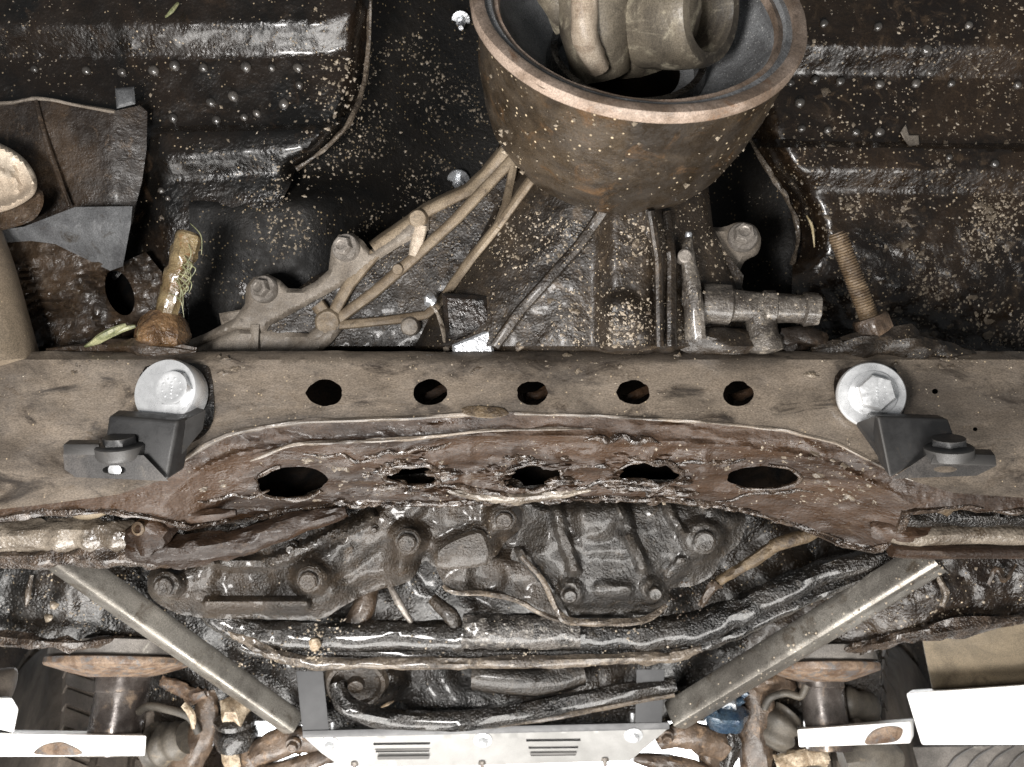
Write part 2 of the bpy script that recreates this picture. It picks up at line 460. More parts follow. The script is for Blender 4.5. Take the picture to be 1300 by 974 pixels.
def lathe(bm, p0, axis, prof, n=32, rag=0, seed=0, hexes=None, rot=0, cap=True):
    a, u, v = frame_of(axis)
    rings = []
    for k, (r, h) in enumerate(prof):
        ring = []
        for i in range(n):
            t = 2 * math.pi * i / n + rot
            rr = r
            if rag:
                rr *= 1 + rag * float(fbm(2.2 * math.cos(t) + 7 * seed, 2.2 * math.sin(t) + h * .03, 1, 3, seed))
            if hexes and k in hexes:
                q = (t - rot) % (math.pi / 3) - math.pi / 6
                rr *= math.cos(math.pi / 6) / math.cos(q)
            ring.append(bm.verts.new(Vector(p0) + a * h + (u * math.cos(t) + v * math.sin(t)) * rr))
        rings.append(ring)
    for k in range(len(rings) - 1):
        for i in range(n):
            j = (i + 1) % n
            bm.faces.new((rings[k][i], rings[k][j], rings[k + 1][j], rings[k + 1][i]))
    if cap:
        bm.faces.new(rings[0][::-1])
        bm.faces.new(rings[-1])
    return bm


def hexbolt(bm, c, axis, r, h, washer=1.45, rot=.3, n=24):
    """flanged hex head: washer collar, six sided head, dished top"""
    prof = [(r * washer, -h * .6), (r * washer, h * .02), (r * washer * .93, h * .18), (r * 1.04, h * .24), (r * 1.02, h * .9), (r * .9, h * 1.06), (r * .55, h * 1.06), (r * .45, h * .96), (.3, h * .94)]
    return lathe(bm, c, axis, prof, n=n, hexes={3, 4, 5}, rot=rot)


def tube(bm, pts, rad, n=14, rag=0, seed=0, flat=1.0, cap=True, square=False):
    P = [Vector(p) for p in pts]
    if not hasattr(rad, '__len__'):
        rad = [rad] * len(P)
    rings = []
    up = None
    for i, p in enumerate(P):
        d = (P[min(i + 1, len(P) - 1)] - P[max(i - 1, 0)]).normalized()
        if up is None:
            up = Vector((0, 0, 1)) if abs(d.z) < .95 else Vector((0, 1, 0))
        s = d.cross(up).normalized()
        up2 = s.cross(d).normalized()
        up = up2
        ring = []
        for k in range(n):
            t = 2 * math.pi * k / n
            rr = rad[i]
            if rag:
                rr *= 1 + rag * float(fbm(i * .35 + 3 * seed, 2 * math.cos(t) + 2 * math.sin(t) * 1.3 + 11 * seed, 1, 3, seed)) * 1.6
            c, sn = math.cos(t), math.sin(t)
            if square:
                m = max(abs(c), abs(sn)); e = .86
                f = 1 / (abs(c) ** 6 + abs(sn) ** 6) ** (1 / 6)
                c, sn = c * f, sn * f
            ring.append(bm.verts.new(p + s * (rr * c) + up2 * (rr * sn * flat)))
        rings.append(ring)
    for k in range(len(rings) - 1):
        for i in range(n):
            j = (i + 1) % n
            bm.faces.new((rings[k][i], rings[k][j], rings[k + 1][j], rings[k + 1][i]))
    if cap:
        bm.faces.new(rings[0][::-1]); bm.faces.new(rings[-1])
    return bm


def ptube(bm, pts, rad, k=6, **kw):
    """tube through (px,py,w) points, smoothed"""
    if len(pts) > 2:
        pts = crom(pts, k)
    n = len(pts)
    if hasattr(rad, '__len__'):
        rad = list(np.interp(np.linspace(0, 1, n), np.linspace(0, 1, len(rad)), rad))
    return tube(bm, [S(*p) for p in pts], rad, **kw)


def inset(poly, b):
    n = len(poly)
    area2 = sum(poly[i][0] * poly[(i + 1) % n][1] - poly[(i + 1) % n][0] * poly[i][1] for i in range(n))
    s = 1 if area2 > 0 else -1
    out = []
    for i in range(n):
        p0, p1, p2 = [np.array(poly[j % n], float) for j in (i - 1, i, i + 1)]
        d1 = p1 - p0; d2 = p2 - p1
        d1 /= np.hypot(*d1) + 1e-9; d2 /= np.hypot(*d2) + 1e-9
        nn = np.array((-d1[1] - d2[1], d1[0] + d2[0])) * s
        L = np.hypot(*nn)
        if L < 1e-6:
            out.append(tuple(p1)); continue
        nn /= L
        c = max(.45, nn @ (np.array((-d1[1], d1[0])) * s))
        out.append(tuple(p1 + nn * b / c))
    return out


def prism(bm, poly, w, depth, bev=1.5, wf=None):
    """extruded outline with a rounded front edge; w a number or a function of (px,py)"""
    f = wf or (lambda x, y: w)
    ins = inset(poly, bev)
    rings = [[bm.verts.new(S(x, y, f(x, y) - depth)) for x, y in poly],
             [bm.verts.new(S(x, y, f(x, y) - bev)) for x, y in poly],
             [bm.verts.new(S(x, y, f(x, y))) for x, y in ins]]
    n = len(poly)
    for k in range(2):
        for i in range(n):
            j = (i + 1) % n
            bm.faces.new((rings[k][i], rings[k][j], rings[k + 1][j], rings[k + 1][i]))
    bm.faces.new(rings[2]); bm.faces.new(rings[0][::-1])
    return bm


def box8(bm, front, back):
    """two quads of (px,py,w)"""
    a = [bm.verts.new(S(*p)) for p in front]; b = [bm.verts.new(S(*p)) for p in back]
    bm.faces.new(a); bm.faces.new(b[::-1])
    for i in range(4):
        j = (i + 1) % 4
        bm.faces.new((a[i], b[i], b[j], a[j]))
    return bm


def bevel(bm, off=2.0, seg=2, ang=30):
    bmesh.ops.recalc_face_normals(bm, faces=bm.faces)
    es = [e for e in bm.edges if len(e.link_faces) == 2 and e.calc_face_angle(0) > R(ang)]
    bmesh.ops.bevel(bm, geom=es, offset=off, segments=seg, profile=.6, affect='EDGES', clamp_overlap=True)
    return bm


def field(bm, outline, wf, step=6, thick=10, holes=(), back=None):
    """a cast or pressed skin: outline and holes in px, wf(x, y) arrays -> w; real thickness and side walls"""
    out = densify(outline, step)
    hs = [densify(h, max(2.5, step * .6)) for h in holes]
    pts = [np.array(p) for p in out]
    edges = [(i, (i + 1) % len(out)) for i in range(len(out))]
    for h in hs:
        o = len(pts)
        pts += [np.array(p) for p in h]
        edges += [(o + i, o + (i + 1) % len(h)) for i in range(len(h))]
    xs = np.arange(min(p[0] for p in out), max(p[0] for p in out), step)
    ys = np.arange(min(p[1] for p in out), max(p[1] for p in out), step)
    X, Y = np.meshgrid(xs, ys)
    X[1::2] += step * .5
    X = X.ravel() + rng.uniform(-.08, .08, X.size) * step; Y = Y.ravel()
    ok = inside(X, Y, out) & (polyd(X, Y, out) > step * .45)
    for h in hs:
        hx = [p[0] for p in h]; hy = [p[1] for p in h]
        near = (X > min(hx) - step) & (X < max(hx) + step) & (Y > min(hy) - step) & (Y < max(hy) + step)
        bad = np.zeros(X.shape, bool)
        if near.any():
            q = inside(X[near], Y[near], h) | (polyd(X[near], Y[near], h) < step * .4)
            bad[near] = q
        ok &= ~bad
    pts += list(np.stack([X[ok], Y[ok]], 1))
    v, e, f, *_ = delaunay_2d_cdt([Vector(p) for p in pts], edges, [], 0, 1e-4)
    vx = np.array([p[0] for p in v]); vy = np.array([p[1] for p in v])
    tri = np.array([t for t in f if len(t) == 3])
    cx = vx[tri].mean(1); cy = vy[tri].mean(1)
    keep = inside(cx, cy, out)
    for h in hs:
        keep &= ~inside(cx, cy, h)
    tri = tri[keep]
    w = wf(vx, vy) + np.zeros(vx.shape)
    used = np.unique(tri)
    top = {}; bot = {}
    for i in used:
        top[i] = bm.verts.new(S(vx[i], vy[i], w[i]))
        bot[i] = bm.verts.new(S(vx[i], vy[i], (w[i] - thick) if back is None else back))
    cnt = {}
    for a, b, c in tri:
        bm.faces.new((top[a], top[b], top[c])); bm.faces.new((bot[c], bot[b], bot[a]))
        for p, q in ((a, b), (b, c), (c, a)):
            cnt[(p, q)] = 1
    for (p, q) in cnt:
        if (q, p) not in cnt:
            bm.faces.new((top[q], top[p], bot[p], bot[q]))
    return bm


def gridfield(bm, x0, x1, y0, y1, wf, step, thick=6):
    xs = np.linspace(x0, x1, int((x1 - x0) / step) + 1); ys = np.linspace(y0, y1, int((y1 - y0) / step) + 1)
    X, Y = np.meshgrid(xs, ys)
    w = wf(X, Y) + np.zeros(X.shape)
    V = [[bm.verts.new(S(X[j, i], Y[j, i], w[j, i])) for i in range(len(xs))] for j in range(len(ys))]
    for j in range(len(ys) - 1):
        for i in range(len(xs) - 1):
            bm.faces.new((V[j][i], V[j][i + 1], V[j + 1][i + 1], V[j + 1][i]))
    B = [[bm.verts.new(S(X[j, i], Y[j, i], w[j, i] - thick)) for i in range(len(xs))] for j in (0, len(ys) - 1)]
    for j, row in ((0, 0), (len(ys) - 1, 1)):
        for i in range(len(xs) - 1):
            bm.faces.new((V[j][i], B[row][i], B[row][i + 1], V[j][i + 1]))
    return bm


def blob(bm, c, r, sub=2, rag=.35, seed=0, sc=(1, 1, 1)):
    g = bmesh.ops.create_icosphere(bm, subdivisions=sub, radius=1)
    for v in g['verts']:
        d = v.co.normalized()
        k = 1 + rag * float(fbm(d.x * 1.7 + seed * 5 + d.z, d.y * 1.7 - seed * 3 + d.z * 1.4, 1, 3, seed)) * 1.6
        v.co = Vector(c) + Vector((d.x * sc[0], d.y * sc[1], d.z * sc[2])) * (r * k)
    return bm


OCT = [(1, 0, 0), (-1, 0, 0), (0, 1, 0), (0, -1, 0), (0, 0, 1), (0, 0, -1)]
OF = [(0, 2, 4), (2, 1, 4), (1, 3, 4), (3, 0, 4), (2, 0, 5), (1, 2, 5), (3, 1, 5), (0, 3, 5)]


HOLES = []


def in_hole(x, y):
    return any(((x - h[0]) / (h[2] + 3)) ** 2 + ((y - h[1]) / (h[3] + 3)) ** 2 < 1.15 for h in HOLES)


def grit(parent, name, n, sampler, wf, smin, smax, mat='grit', power=2.4, flat=.55):
    """crumbs of road dirt stuck to a surface, joined into one part"""
    bm = bmesh.new()
    k = 0; tries = 0
    while k < n and tries < n * 30:
        tries += 1
        p = sampler()
        if p is None or in_hole(*p):
            continue
        x, y = p
        w = float(np.asarray(wf(np.array([x]), np.array([y]))).ravel()[0])
        s = smin + (smax - smin) * random.random() ** power
        c = S(x, y, w)
        rot = Matrix.Rotation(random.random() * 6.28, 3, 'Z') @ Matrix.Rotation(random.uniform(-.5, .5), 3, 'X')
        ax = (s * random.uniform(.6, 1.5), s * random.uniform(.6, 1.1), s * flat)
        vs = [bm.verts.new(c + rot @ Vector((q[0] * ax[0] * random.uniform(.7, 1.2), q[1] * ax[1] * random.uniform(.7, 1.2), q[2] * ax[2]))) for q in OCT]
        for f in OF:
            bm.faces.new([vs[i] for i in f])
        k += 1
    o = obj(name, bm, mat, parent, sharp=60)
    o['kind'] = 'stuff'
    return o


def rect_sampler(x0, x1, y0, y1, clump=0, seed=0, size=60):
    def f():
        x, y = random.uniform(x0, x1), random.uniform(y0, y1)
        if clump and random.random() > .06 + .94 * float(sstep(-.1, .12 + .4 * (1 - clump * .6), fbm(x, y, size, 3, seed))):
            return None
        return x, y
    return f


def poly_sampler(poly, clump=0, seed=0, size=60):
    x0, x1 = min(p[0] for p in poly), max(p[0] for p in poly)
    y0, y1 = min(p[1] for p in poly), max(p[1] for p in poly)
    g = rect_sampler(x0, x1, y0, y1, clump, seed, size)

    def f():
        p = g()
        if p is None or not inside(np.array([p[0]]), np.array([p[1]]), poly)[0]:
            return None
        return p
    return f


def caked(parent, n, sampler, wf, smin, smax, mat='mudpatch'):
    bm = bmesh.new()
    k = 0; tries = 0
    while k < n and tries < n * 30:
        tries += 1
        p = sampler()
        if p is None or in_hole(*p):
            continue
        x, y = p
        w = float(np.asarray(wf(np.array([x]), np.array([y]))).ravel()[0])
        blob(bm, S(x, y, w - 1), smin + (smax - smin) * random.random() ** 2, 2, .8, k, (random.uniform(.8, 1.7), random.uniform(.6, 1.1), .38))
        k += 1
    o = obj('mud_patch', bm, mat, parent)
    o['kind'] = 'stuff'
    return o


VIEW = Vector((0, 0, 1))

# ================================================================== BACKDROP
bm = bmesh.new()
for (a, b, c, d) in [((-5200, -2600), (5200, -2600), (5200, 1200), (-5200, 1200))]:
    f = [bm.verts.new((x, v, -3200)) for x, v in (a, b, c, d)]
    bk = [bm.verts.new((x, v, -3280)) for x, v in (a, b, c, d)]
    bm.faces.new(f); bm.faces.new(bk[::-1])
    for i in range(4):
        j = (i + 1) % 4
        bm.faces.new((f[i], bk[i], bk[j], f[j]))
obj('workshop_wall', bm, 'wall', kind='structure')

# ================================================================== UNDERBODY (floor pan, tunnel)
EDGE_L = [(475, -60), (470, 0), (468, 60), (460, 115), (440, 160), (405, 195), (376, 214), (368, 236), (350, 268), (352, 300), (326, 340), (318, 380), (290, 420), (280, 470)]
EDGE_R = [(930, -60), (930, 100), (945, 165), (968, 205), (988, 235), (1006, 268), (1014, 300), (1006, 335), (1003, 470)]


def wl(x, y):
    """left floor panel: two rolled swages facing forward"""
    y2 = y + .01 * x + 16 * sstep(400, 465, x)
    e = lerpx(y, [(p[1], p[0]) for p in EDGE_L])
    d = e - x
    w = -128 - 29.5 * ramp(33, 73, y2) + 20 * sstep(160, 172, y2) * sstep(170, 215, x) - 20.5 * ramp(198, 226, y2 + .06 * (x - 280)) * sstep(90, 200, x) - 40 * sstep(235, 460, y)
    w = w - 44 * (1 - sstep(0, 34, d)) ** 2 * (1 - sstep(200, 240, y))
    return w + 3.0 * fbm(x, y, 70, 3, 3) + 1.6 * fbm(x, y, 11, 2, 5)


def wr(x, y):
    y2 = y - .012 * (x - 1000)
    e = lerpx(y, [(p[1], p[0]) for p in EDGE_R])
    d = x - e
    w = -128 - 31.5 * ramp(55, 97, y2) + 20 * sstep(178, 188, y2) - 24 * ramp(212, 245, y2) - 46 * sstep(250, 460, y)
    w = w - 70 * (1 - sstep(0, 56, d)) ** 2 * (1 - sstep(310, 360, y))
    return w + 3.0 * fbm(x, y, 70, 3, 13) + (1.6 + 2.2 * sstep(250, 300, y)) * fbm(x, y, 11, 2, 15)


def wt(x, y):
    A = 110 + (64 * sstep(214, 262, y) - 40 * sstep(235, 460, y))
    return -330 + A * sstep(610, 366, x) + 90 * sstep(900, 1010, x) + 4 * fbm(x, y, 60, 3, 23) + 1.5 * fbm(x, y, 12, 2, 25)


body = thing('floor_pan', 'oily black ribbed vehicle floor above the crossmember, with central tunnel', 'floor pan', (700, 300, -330))
top_l = [(-140, -60)] + EDGE_L + [(-140, 470)]
bm = bmesh.new(); field(bm, top_l, wl, 5.5, 5); obj('floor_panel', bm, 'floor_l', body, label='left black floor panel with two shiny rolled swages')
top_r = EDGE_R + [(1440, 470), (1440, -60)]
bm = bmesh.new(); field(bm, top_r, wr, 5.5, 5); obj('floor_panel', bm, 'floor_r', body, label='right brown gritty floor panel with two grey swages')
bm = bmesh.new(); gridfield(bm, 240, 1060, -70, 520, wt, 9); obj('tunnel_panel', bm, 'tunnel', body)
# seam lips
bm = bmesh.new(); ptube(bm, [(x, y, float(wl(np.array([x - 8.]), np.array([y]))[0]) + 2) for x, y in EDGE_L[1:7]], 3.2, n=8, rag=.8, seed=2); obj('seam_lip', bm, 'lip', body)
bm = bmesh.new(); ptube(bm, [(x, y, float(wr(np.array([x + 8.]), np.array([y]))[0]) + 2) for x, y in EDGE_R[2:8]], 3.4, n=8, rag=.8, seed=3); obj('seam_lip', bm, 'lip', body)
# drops of oil
drops = [(44, 88, 6), (110, 90, 7), (155, 92, 7), (195, 90, 8), (222, 83, 8), (258, 86, 7), (312, 85, 8), (345, 86, 6), (378, 86, 7), (380, 108, 6), (268, 130, 7), (296, 122, 8),
         (360, 132, 8), (220, 150, 7), (275, 153, 7), (310, 149, 6), (326, 144, 6), (205, 242, 5), (213, 252, 4)]
for x, y, r in drops:
    bm = bmesh.new(); blob(bm, S(x, y, float(wl(np.array([x * 1.]), np.array([y * 1.]))[0]) + 1), r, 2, .12, x, (1, 1, .8)); obj('oil_drop', bm, 'drop', body)
drops = [(1004, 105, 6), (1035, 101, 7), (1067, 103, 7), (1117, 107, 7), (1163, 106, 7), (1208, 106, 6), (1292, 108, 6), (1015, 130, 8), (1018, 163, 6), (1051, 165, 6), (1087, 168, 6), (1117, 168, 7),
         (1176, 63, 8), (1205, 200, 5), (1263, 208, 6), (1046, 30, 6), (1115, 34, 6), (1230, 32, 6), (1180, 92, 5)]
for x, y, r in drops:
    bm = bmesh.new(); blob(bm, S(x, y, float(wr(np.array([x * 1.]), np.array([y * 1.]))[0]) + 1), r, 2, .12, x, (1, 1, .8)); obj('oil_drop', bm, 'drop', body)
bm = bmesh.new(); prism(bm, [(1143, 168), (1150, 158), (1154, 172), (1166, 172), (1167, 184), (1154, 186), (1148, 178)], 0, 5, 1.2, lambda x, y: float(wr(np.array([x]), np.array([y]))[0]) + 5); obj('paint_flake', bm, 'alloy', body)
grit(body, 'grit', 1300, poly_sampler([(375, 215), (440, 165), (468, 60), (600, 20), (610, 130), (640, 205), (500, 290), (330, 340), (240, 400), (215, 300)], 1, 4), lambda x, y: np.maximum(wl(x, y) * (x < lerpx(y, [(p[1], p[0]) for p in EDGE_L])) + -999 * (x >= lerpx(y, [(p[1], p[0]) for p in EDGE_L])), wt(x, y)), .6, 3.4)
grit(body, 'grit', 420, rect_sampler(190, 460, 0, 230, 1, 5), wl, .5, 3)
grit(body, 'grit', 120, rect_sampler(405, 462, 70, 165), wl, .8, 4.2, power=1.6)
grit(body, 'grit', 250, rect_sampler(0, 200, 0, 130, 1, 6), wl, .5, 2)
grit(body, 'grit', 900, rect_sampler(1005, 1310, 0, 240, 1, 7), wr, .6, 3.4, power=3)
grit(body, 'grit', 2300, rect_sampler(1010, 1310, 245, 445, .8, 8), wr, .6, 3.6, power=3)
grit(body, 'grit', 120, rect_sampler(890, 1000, 230, 370), wt, .4, 1.4)
caked(body, 90, rect_sampler(1040, 1300, 250, 430, .9, 31, 50), wr, 2, 8)
caked(body, 30, rect_sampler(1010, 1300, 100, 240, .9, 32, 50), wr, 1.5, 6)
caked(body, 26, rect_sampler(190, 366, 225, 430, .9, 33, 50), wl, 1.5, 6)
# tunnel studs
for cx, cy, r in ((585, 25, 8), (582, 228, 10)):
    bm = bmesh.new()
    w0 = float(wt(np.array([cx * 1.]), np.array([cy * 1.]))[0])
    lathe(bm, S(cx, cy, w0), (0.05, -.7, .7), [(r * 1.9, 0), (r * 1.9, 3), (r, 3.5), (r, 16), (r * .6, 17), (r * .6, 34), (r * .5, 36)], n=16, hexes={2, 3}); obj('stud', bm, 'silver', body)

# ================================================================== LEFT BRACKETS
br = thing('side_bracket', 'brown folded sheet bracket with lit upper lip painted pale, at left edge of the floor', 'bracket', (90, 220, -140))
pw = lambda x, y: -118 - 22 * sstep(130, 320, y) - 14 * sstep(140, 186, x) + 2.5 * fbm(x, y, 26, 3, 31)
bm = bmesh.new(); field(bm, [(-60, 132), (10, 131), (48, 124), (100, 133), (145, 141), (178, 134), (187, 142), (186, 190), (180, 232), (172, 262), (168, 285), (-60, 300)], pw, 6, 6); obj('plate', bm, 'plate_l', br)
bm = bmesh.new(); ptube(bm, [(-60, 132, -115), (10, 131, -115), (48, 125, -115), (100, 134, -116), (146, 142, -118)], 2.2, n=8, rag=.4); obj('lip', bm, 'alloy', br)  # pale tube paints the lit top edge of the bracket
bm = bmesh.new(); prism(bm, [(146, 112), (170, 110), (172, 132), (148, 138)], -112, 18, 4); obj('tab', bm, 'flap', br)
bm = bmesh.new(); ptube(bm, [(45, 128, -112), (62, 190, -116), (88, 262, -120)], [2.5, 4, 2], n=8, rag=.3); obj('crease', bm, 'plate_l', br)
fl = thing('rubber_flap', 'slate grey flap below the brown side bracket', 'flap', (100, 300, -120))
fw = lambda x, y: -96 - 24 * sstep(280, 340, y) + 2 * fbm(x, y, 20, 3, 33)
bm = bmesh.new(); field(bm, [(-60, 300), (30, 288), (95, 263), (168, 262), (166, 285), (156, 338), (140, 344), (70, 310), (40, 306), (-60, 312)], fw, 5, 7); obj('sheet', bm, 'flap', fl)
ms = thing('wrinkled_bush', 'wrinkled brown mud caked bush in the left corner over the beam', 'bush', (100, 400, -120))


def mw(x, y):
    t = y + .35 * x + 26 * fbm(x, y, 60, 2, 41)
    return -118 - 40 * sstep(110, 200, x) + 6 * np.sin(t * .55) * (.4 + fbm(x, y, 30, 2, 43)) + 7 * fbm(x, y, 18, 3, 45)


bm = bmesh.new(); field(bm, [(-60, 300), (60, 302), (130, 335), (150, 336), (185, 320), (205, 345), (215, 460), (-60, 460)], mw, 4, 30, holes=[ell(152, 372, 17, 30, rot=-.35)]); obj('rubber_body', bm, 'mud', ms)
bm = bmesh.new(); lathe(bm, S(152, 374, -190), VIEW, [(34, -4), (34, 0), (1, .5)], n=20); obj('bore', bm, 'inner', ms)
ca = thing('alloy_mount', 'cream coloured rounded alloy mount cut by the left edge of the photo', 'mount', (0, 230, -60))
bm = bmesh.new()
mo = crom([(-70, 190), (-20, 178), (12, 188), (34, 205), (46, 226), (44, 246), (22, 262), (-10, 272), (-70, 280)], 5, True)
field(bm, mo, lambda x, y: -56 + 9 * (1 - sstep(5, 15, polyd(x, y, mo))) - 10 * (1 - sstep(0, 5, polyd(x, y, mo))) + 7 * (1 - sstep(3, 8, segd(x, y, (-40, 205), (12, 225)))) + 6 * (1 - sstep(3, 8, segd(x, y, (12, 205), (20, 240)))), 4, 40)
obj('casting', bm, 'cream', ca)
bm = bmesh.new(); prism(bm, crom([(-60, 255), (20, 258), (50, 240), (54, 262), (30, 285), (-60, 300)], 4, True), -72, 30, 4); obj('gasket', bm, 'mud', ca)
ct = thing('side_tube', 'leaning tan dusty tube rising from the beam at the left edge', 'tube', (20, 450, -40))
bm = bmesh.new(); ptube(bm, [(-55, 250, -80), (-26, 345, -55), (6, 470, -38)], [36, 42, 44], n=28); obj('barrel', bm, 'tube_l', ct)

# ================================================================== GEARBOX
GO = [(640, 165), (690, 180), (760, 180), (830, 180), (893, 180), (905, 288), (928, 335), (946, 372), (952, 400), (952, 480), (232, 480), (236, 440), (268, 424), (300, 405), (350, 388),
      (400, 350), (440, 335), (475, 316), (525, 277), (556, 254), (600, 240), (628, 200)]


def wg(x, y):
    t = np.clip((y - 200) / 260, 0, 1)
    xc = 782 - 18 * t
    Rr = 118 + 132 * t
    u = np.clip(np.abs(x - xc) / Rr, 0, 1)
    w = -132 + 14 * sstep(640, 520, x) + 134 * np.sqrt(1 - u ** 2 + 1e-6) * (1 - .12 * t)
    w = w + ridge(x, y, [(800, 250), (800, 300), (797, 480)], 48, 30)
    w = w + ridge(x, y, [(826, 262), (842, 320), (848, 480)], 14, 22)
    w = w + bump(x, y, (790, 400), 30, 16)
    w = np.where(x < 700, np.maximum(w, -114 + .10 * np.maximum(0, x - 480)), w)
    w = w - 70 * sstep(440, 458, y)
    w = w - 14 * (1 - sstep(0, 9, polyd(x, y, GO)))
    return w + 4 * fbm(x, y, 40, 3, 51) + 2 * fbm(x, y, 10, 2, 53)


W1 = lambda f, x, y: float(np.asarray(f(np.array([float(x)]), np.array([float(y)]))).ravel()[0])
gb = thing('gearbox', 'dirty gearbox tail casting with ribbed left flange behind the crossmember', 'gearbox', (760, 440, -100))
bm = bmesh.new(); field(bm, GO, wg, 4.5, 60); obj('casing', bm, 'cast', gb)
FL = [(228, 446), (234, 434), (262, 423), (298, 404), (311, 386), (312, 364), (322, 352), (340, 348), (356, 356), (366, 366), (382, 367), (400, 358), (417, 343), (421, 312), (430, 298), (448, 296), (461, 306),
      (470, 318), (496, 300), (520, 279), (532, 268), (545, 272), (545, 292), (505, 314), (476, 333), (456, 352), (440, 360), (342, 414), (336, 424), (300, 420), (270, 432), (240, 452)]
fwz = lambda x, y: -104 + .03 * (x - 240) - 9 * (1 - sstep(0, 6, polyd(x, y, FL))) + 1.5 * fbm(x, y, 25, 3, 61)
bm = bmesh.new(); field(bm, FL, fwz, 4, 26); fg_ = obj('flange', bm, 'alloy', gb)
F2 = [(240, 446), (300, 418), (338, 420), (402, 424), (424, 404), (444, 408), (420, 436), (385, 466), (240, 466)]
bm = bmesh.new(); field(bm, F2, lambda x, y: -98 - 8 * (1 - sstep(0, 6, polyd(x, y, F2))) - 10 * bump(x, y, (352, 446), 34, 1) + 1.5 * fbm(x, y, 25, 3, 63), 4, 26); obj('flange', bm, 'alloy', gb)
bm = bmesh.new(); prism(bm, [(278, 398), (312, 392), (310, 410), (282, 418)], -118, 18, 2); obj('flange_tab', bm, 'alloy', gb)
RIBS = [([(654, 176), (618, 222), (597, 242), (572, 253), (544, 267), (474, 316)], 7, 'alloy_t'), ([(668, 184), (579, 278), (534, 320), (474, 372), (424, 409)], 6.5, 'alloy_t'),
        ([(688, 210), (631, 289), (597, 331), (558, 386), (541, 400), (500, 406), (430, 413)], 5.5, 'alloy_t'), ([(534, 286), (527, 326)], 8, 'cream'), ([(476, 322), (444, 360), (420, 404)], 7, 'alloy_t'),
        ([(424, 408), (400, 428), (372, 452)], 8, 'alloy'), ([(324, 412), (322, 456)], 6, 'alloy'), ([(403, 386), (420, 408)], 8, 'alloy_t'), ([(656, 190), (643, 262), (631, 290)], 5, 'alloy_t'), ([(766, 268), (735, 312), (705, 345), (660, 395), (628, 440)], 6.5, 'cast'), ([(846, 268), (852, 330), (852, 440)], 6, 'cast'), ([(826, 268), (836, 330), (838, 440)], 5, 'cast')]
def fin(pts, hw, f, depth, bev=2.5):
    q = densify(pts, 9, False)
    n = len(q); L_, R_ = [], []
    for i, p in enumerate(q):
        a, b = q[max(0, i - 1)], q[min(n - 1, i + 1)]
        dx, dy = b[0] - a[0], b[1] - a[1]; l = math.hypot(dx, dy) + 1e-9
        h = hw * (1 + .10 * float(fbm(p[0], p[1], 18, 2, 3)))
        L_.append((p[0] - dy / l * h, p[1] + dx / l * h)); R_.append((p[0] + dy / l * h, p[1] - dx / l * h))
    bm = bmesh.new()
    rows = []
    for i in range(n):
        w = f(*q[i])
        row = []
        for t, dz in ((-.25, -depth), (0.0, -bev), (.10, -.2), (.5, 1.6), (.90, -.2), (1.0, -bev), (1.25, -depth)):
            x = L_[i][0] * (1 - t) + R_[i][0] * t; y = L_[i][1] * (1 - t) + R_[i][1] * t
            row.append(bm.verts.new(S(x, y, w + dz)))
        rows.append(row)
    for i in range(n - 1):
        for k in range(6):
            bm.faces.new((rows[i][k], rows[i + 1][k], rows[i + 1][k + 1], rows[i][k + 1]))
    bm.faces.new(rows[0]); bm.faces.new(rows[-1][::-1])
    return bm


for pts, r, mt in RIBS:
    bm = fin(pts, r * 1.0, lambda x, y: max(W1(wg, x, y), -112 if x < 600 else -200) + 13, 46); obj('rib', bm, mt, gb)
for cx, cy, r, mt in ((533, 279, 13, 'alloy_t'), (421, 408, 18, 'alloy_t'), (523, 413, 13, 'alloy'), (508, 342, 8, 'alloy_t')):
    bm = bmesh.new(); lathe(bm, S(cx, cy, W1(wg, cx, cy) - 8), (0, -.15, 1), [(r * 1.15, 0), (r * 1.05, 22), (r * .85, 27), (.5, 28)], n=20, rag=.06); obj('boss', bm, mt, gb)
for cx, cy, r, w in ((438, 314, 13, -94), (334, 367, 13, -98)):
    bm = bmesh.new(); hexbolt(bm, S(cx, cy, w), (-.25, .1, 1), r, 13, 1.5); obj('flange_bolt', bm, 'bolt', fg_)
# shiny plugs and the little metal block
bm = bmesh.new(); prism(bm, [(561, 372), (618, 376), (628, 412), (580, 432), (566, 430)], -40, 40, 6); obj('cover_plate', bm, 'socket', gb)
bm = bmesh.new(); prism(bm, [(574, 438), (622, 418), (628, 450), (576, 462)], -36, 40, 3); obj('metal_block', bm, 'silver', gb)
bm = bmesh.new(); blob(bm, S(546, 381, -66), 9, 2, .3, 4); obj('wet_boss', bm, 'silver', gb)
bm = bmesh.new(); ptube(bm, [(540, 378, -70), (556, 400, -66), (568, 446, -58)], [3, 2.5, 4], n=8, rag=.4); obj('oil_run', bm, 'wetpipe', gb)
# right lug with bolt
LG = crom([(880, 288), (915, 289), (938, 282), (957, 286), (966, 302), (962, 322), (945, 332), (935, 352), (920, 345), (905, 318)], 3, True)
bm = bmesh.new(); field(bm, LG, lambda x, y: -84 - 7 * (1 - sstep(0, 6, polyd(x, y, LG))) + 2 * fbm(x, y, 20, 3, 65), 4, 22); lg_ = obj('lug', bm, 'alloy', gb)
bm = bmesh.new(); hexbolt(bm, S(943, 300, -78), (-.1, .25, 1), 14, 15, 1.45, .1); obj('lug_bolt', bm, 'bolt', lg_)
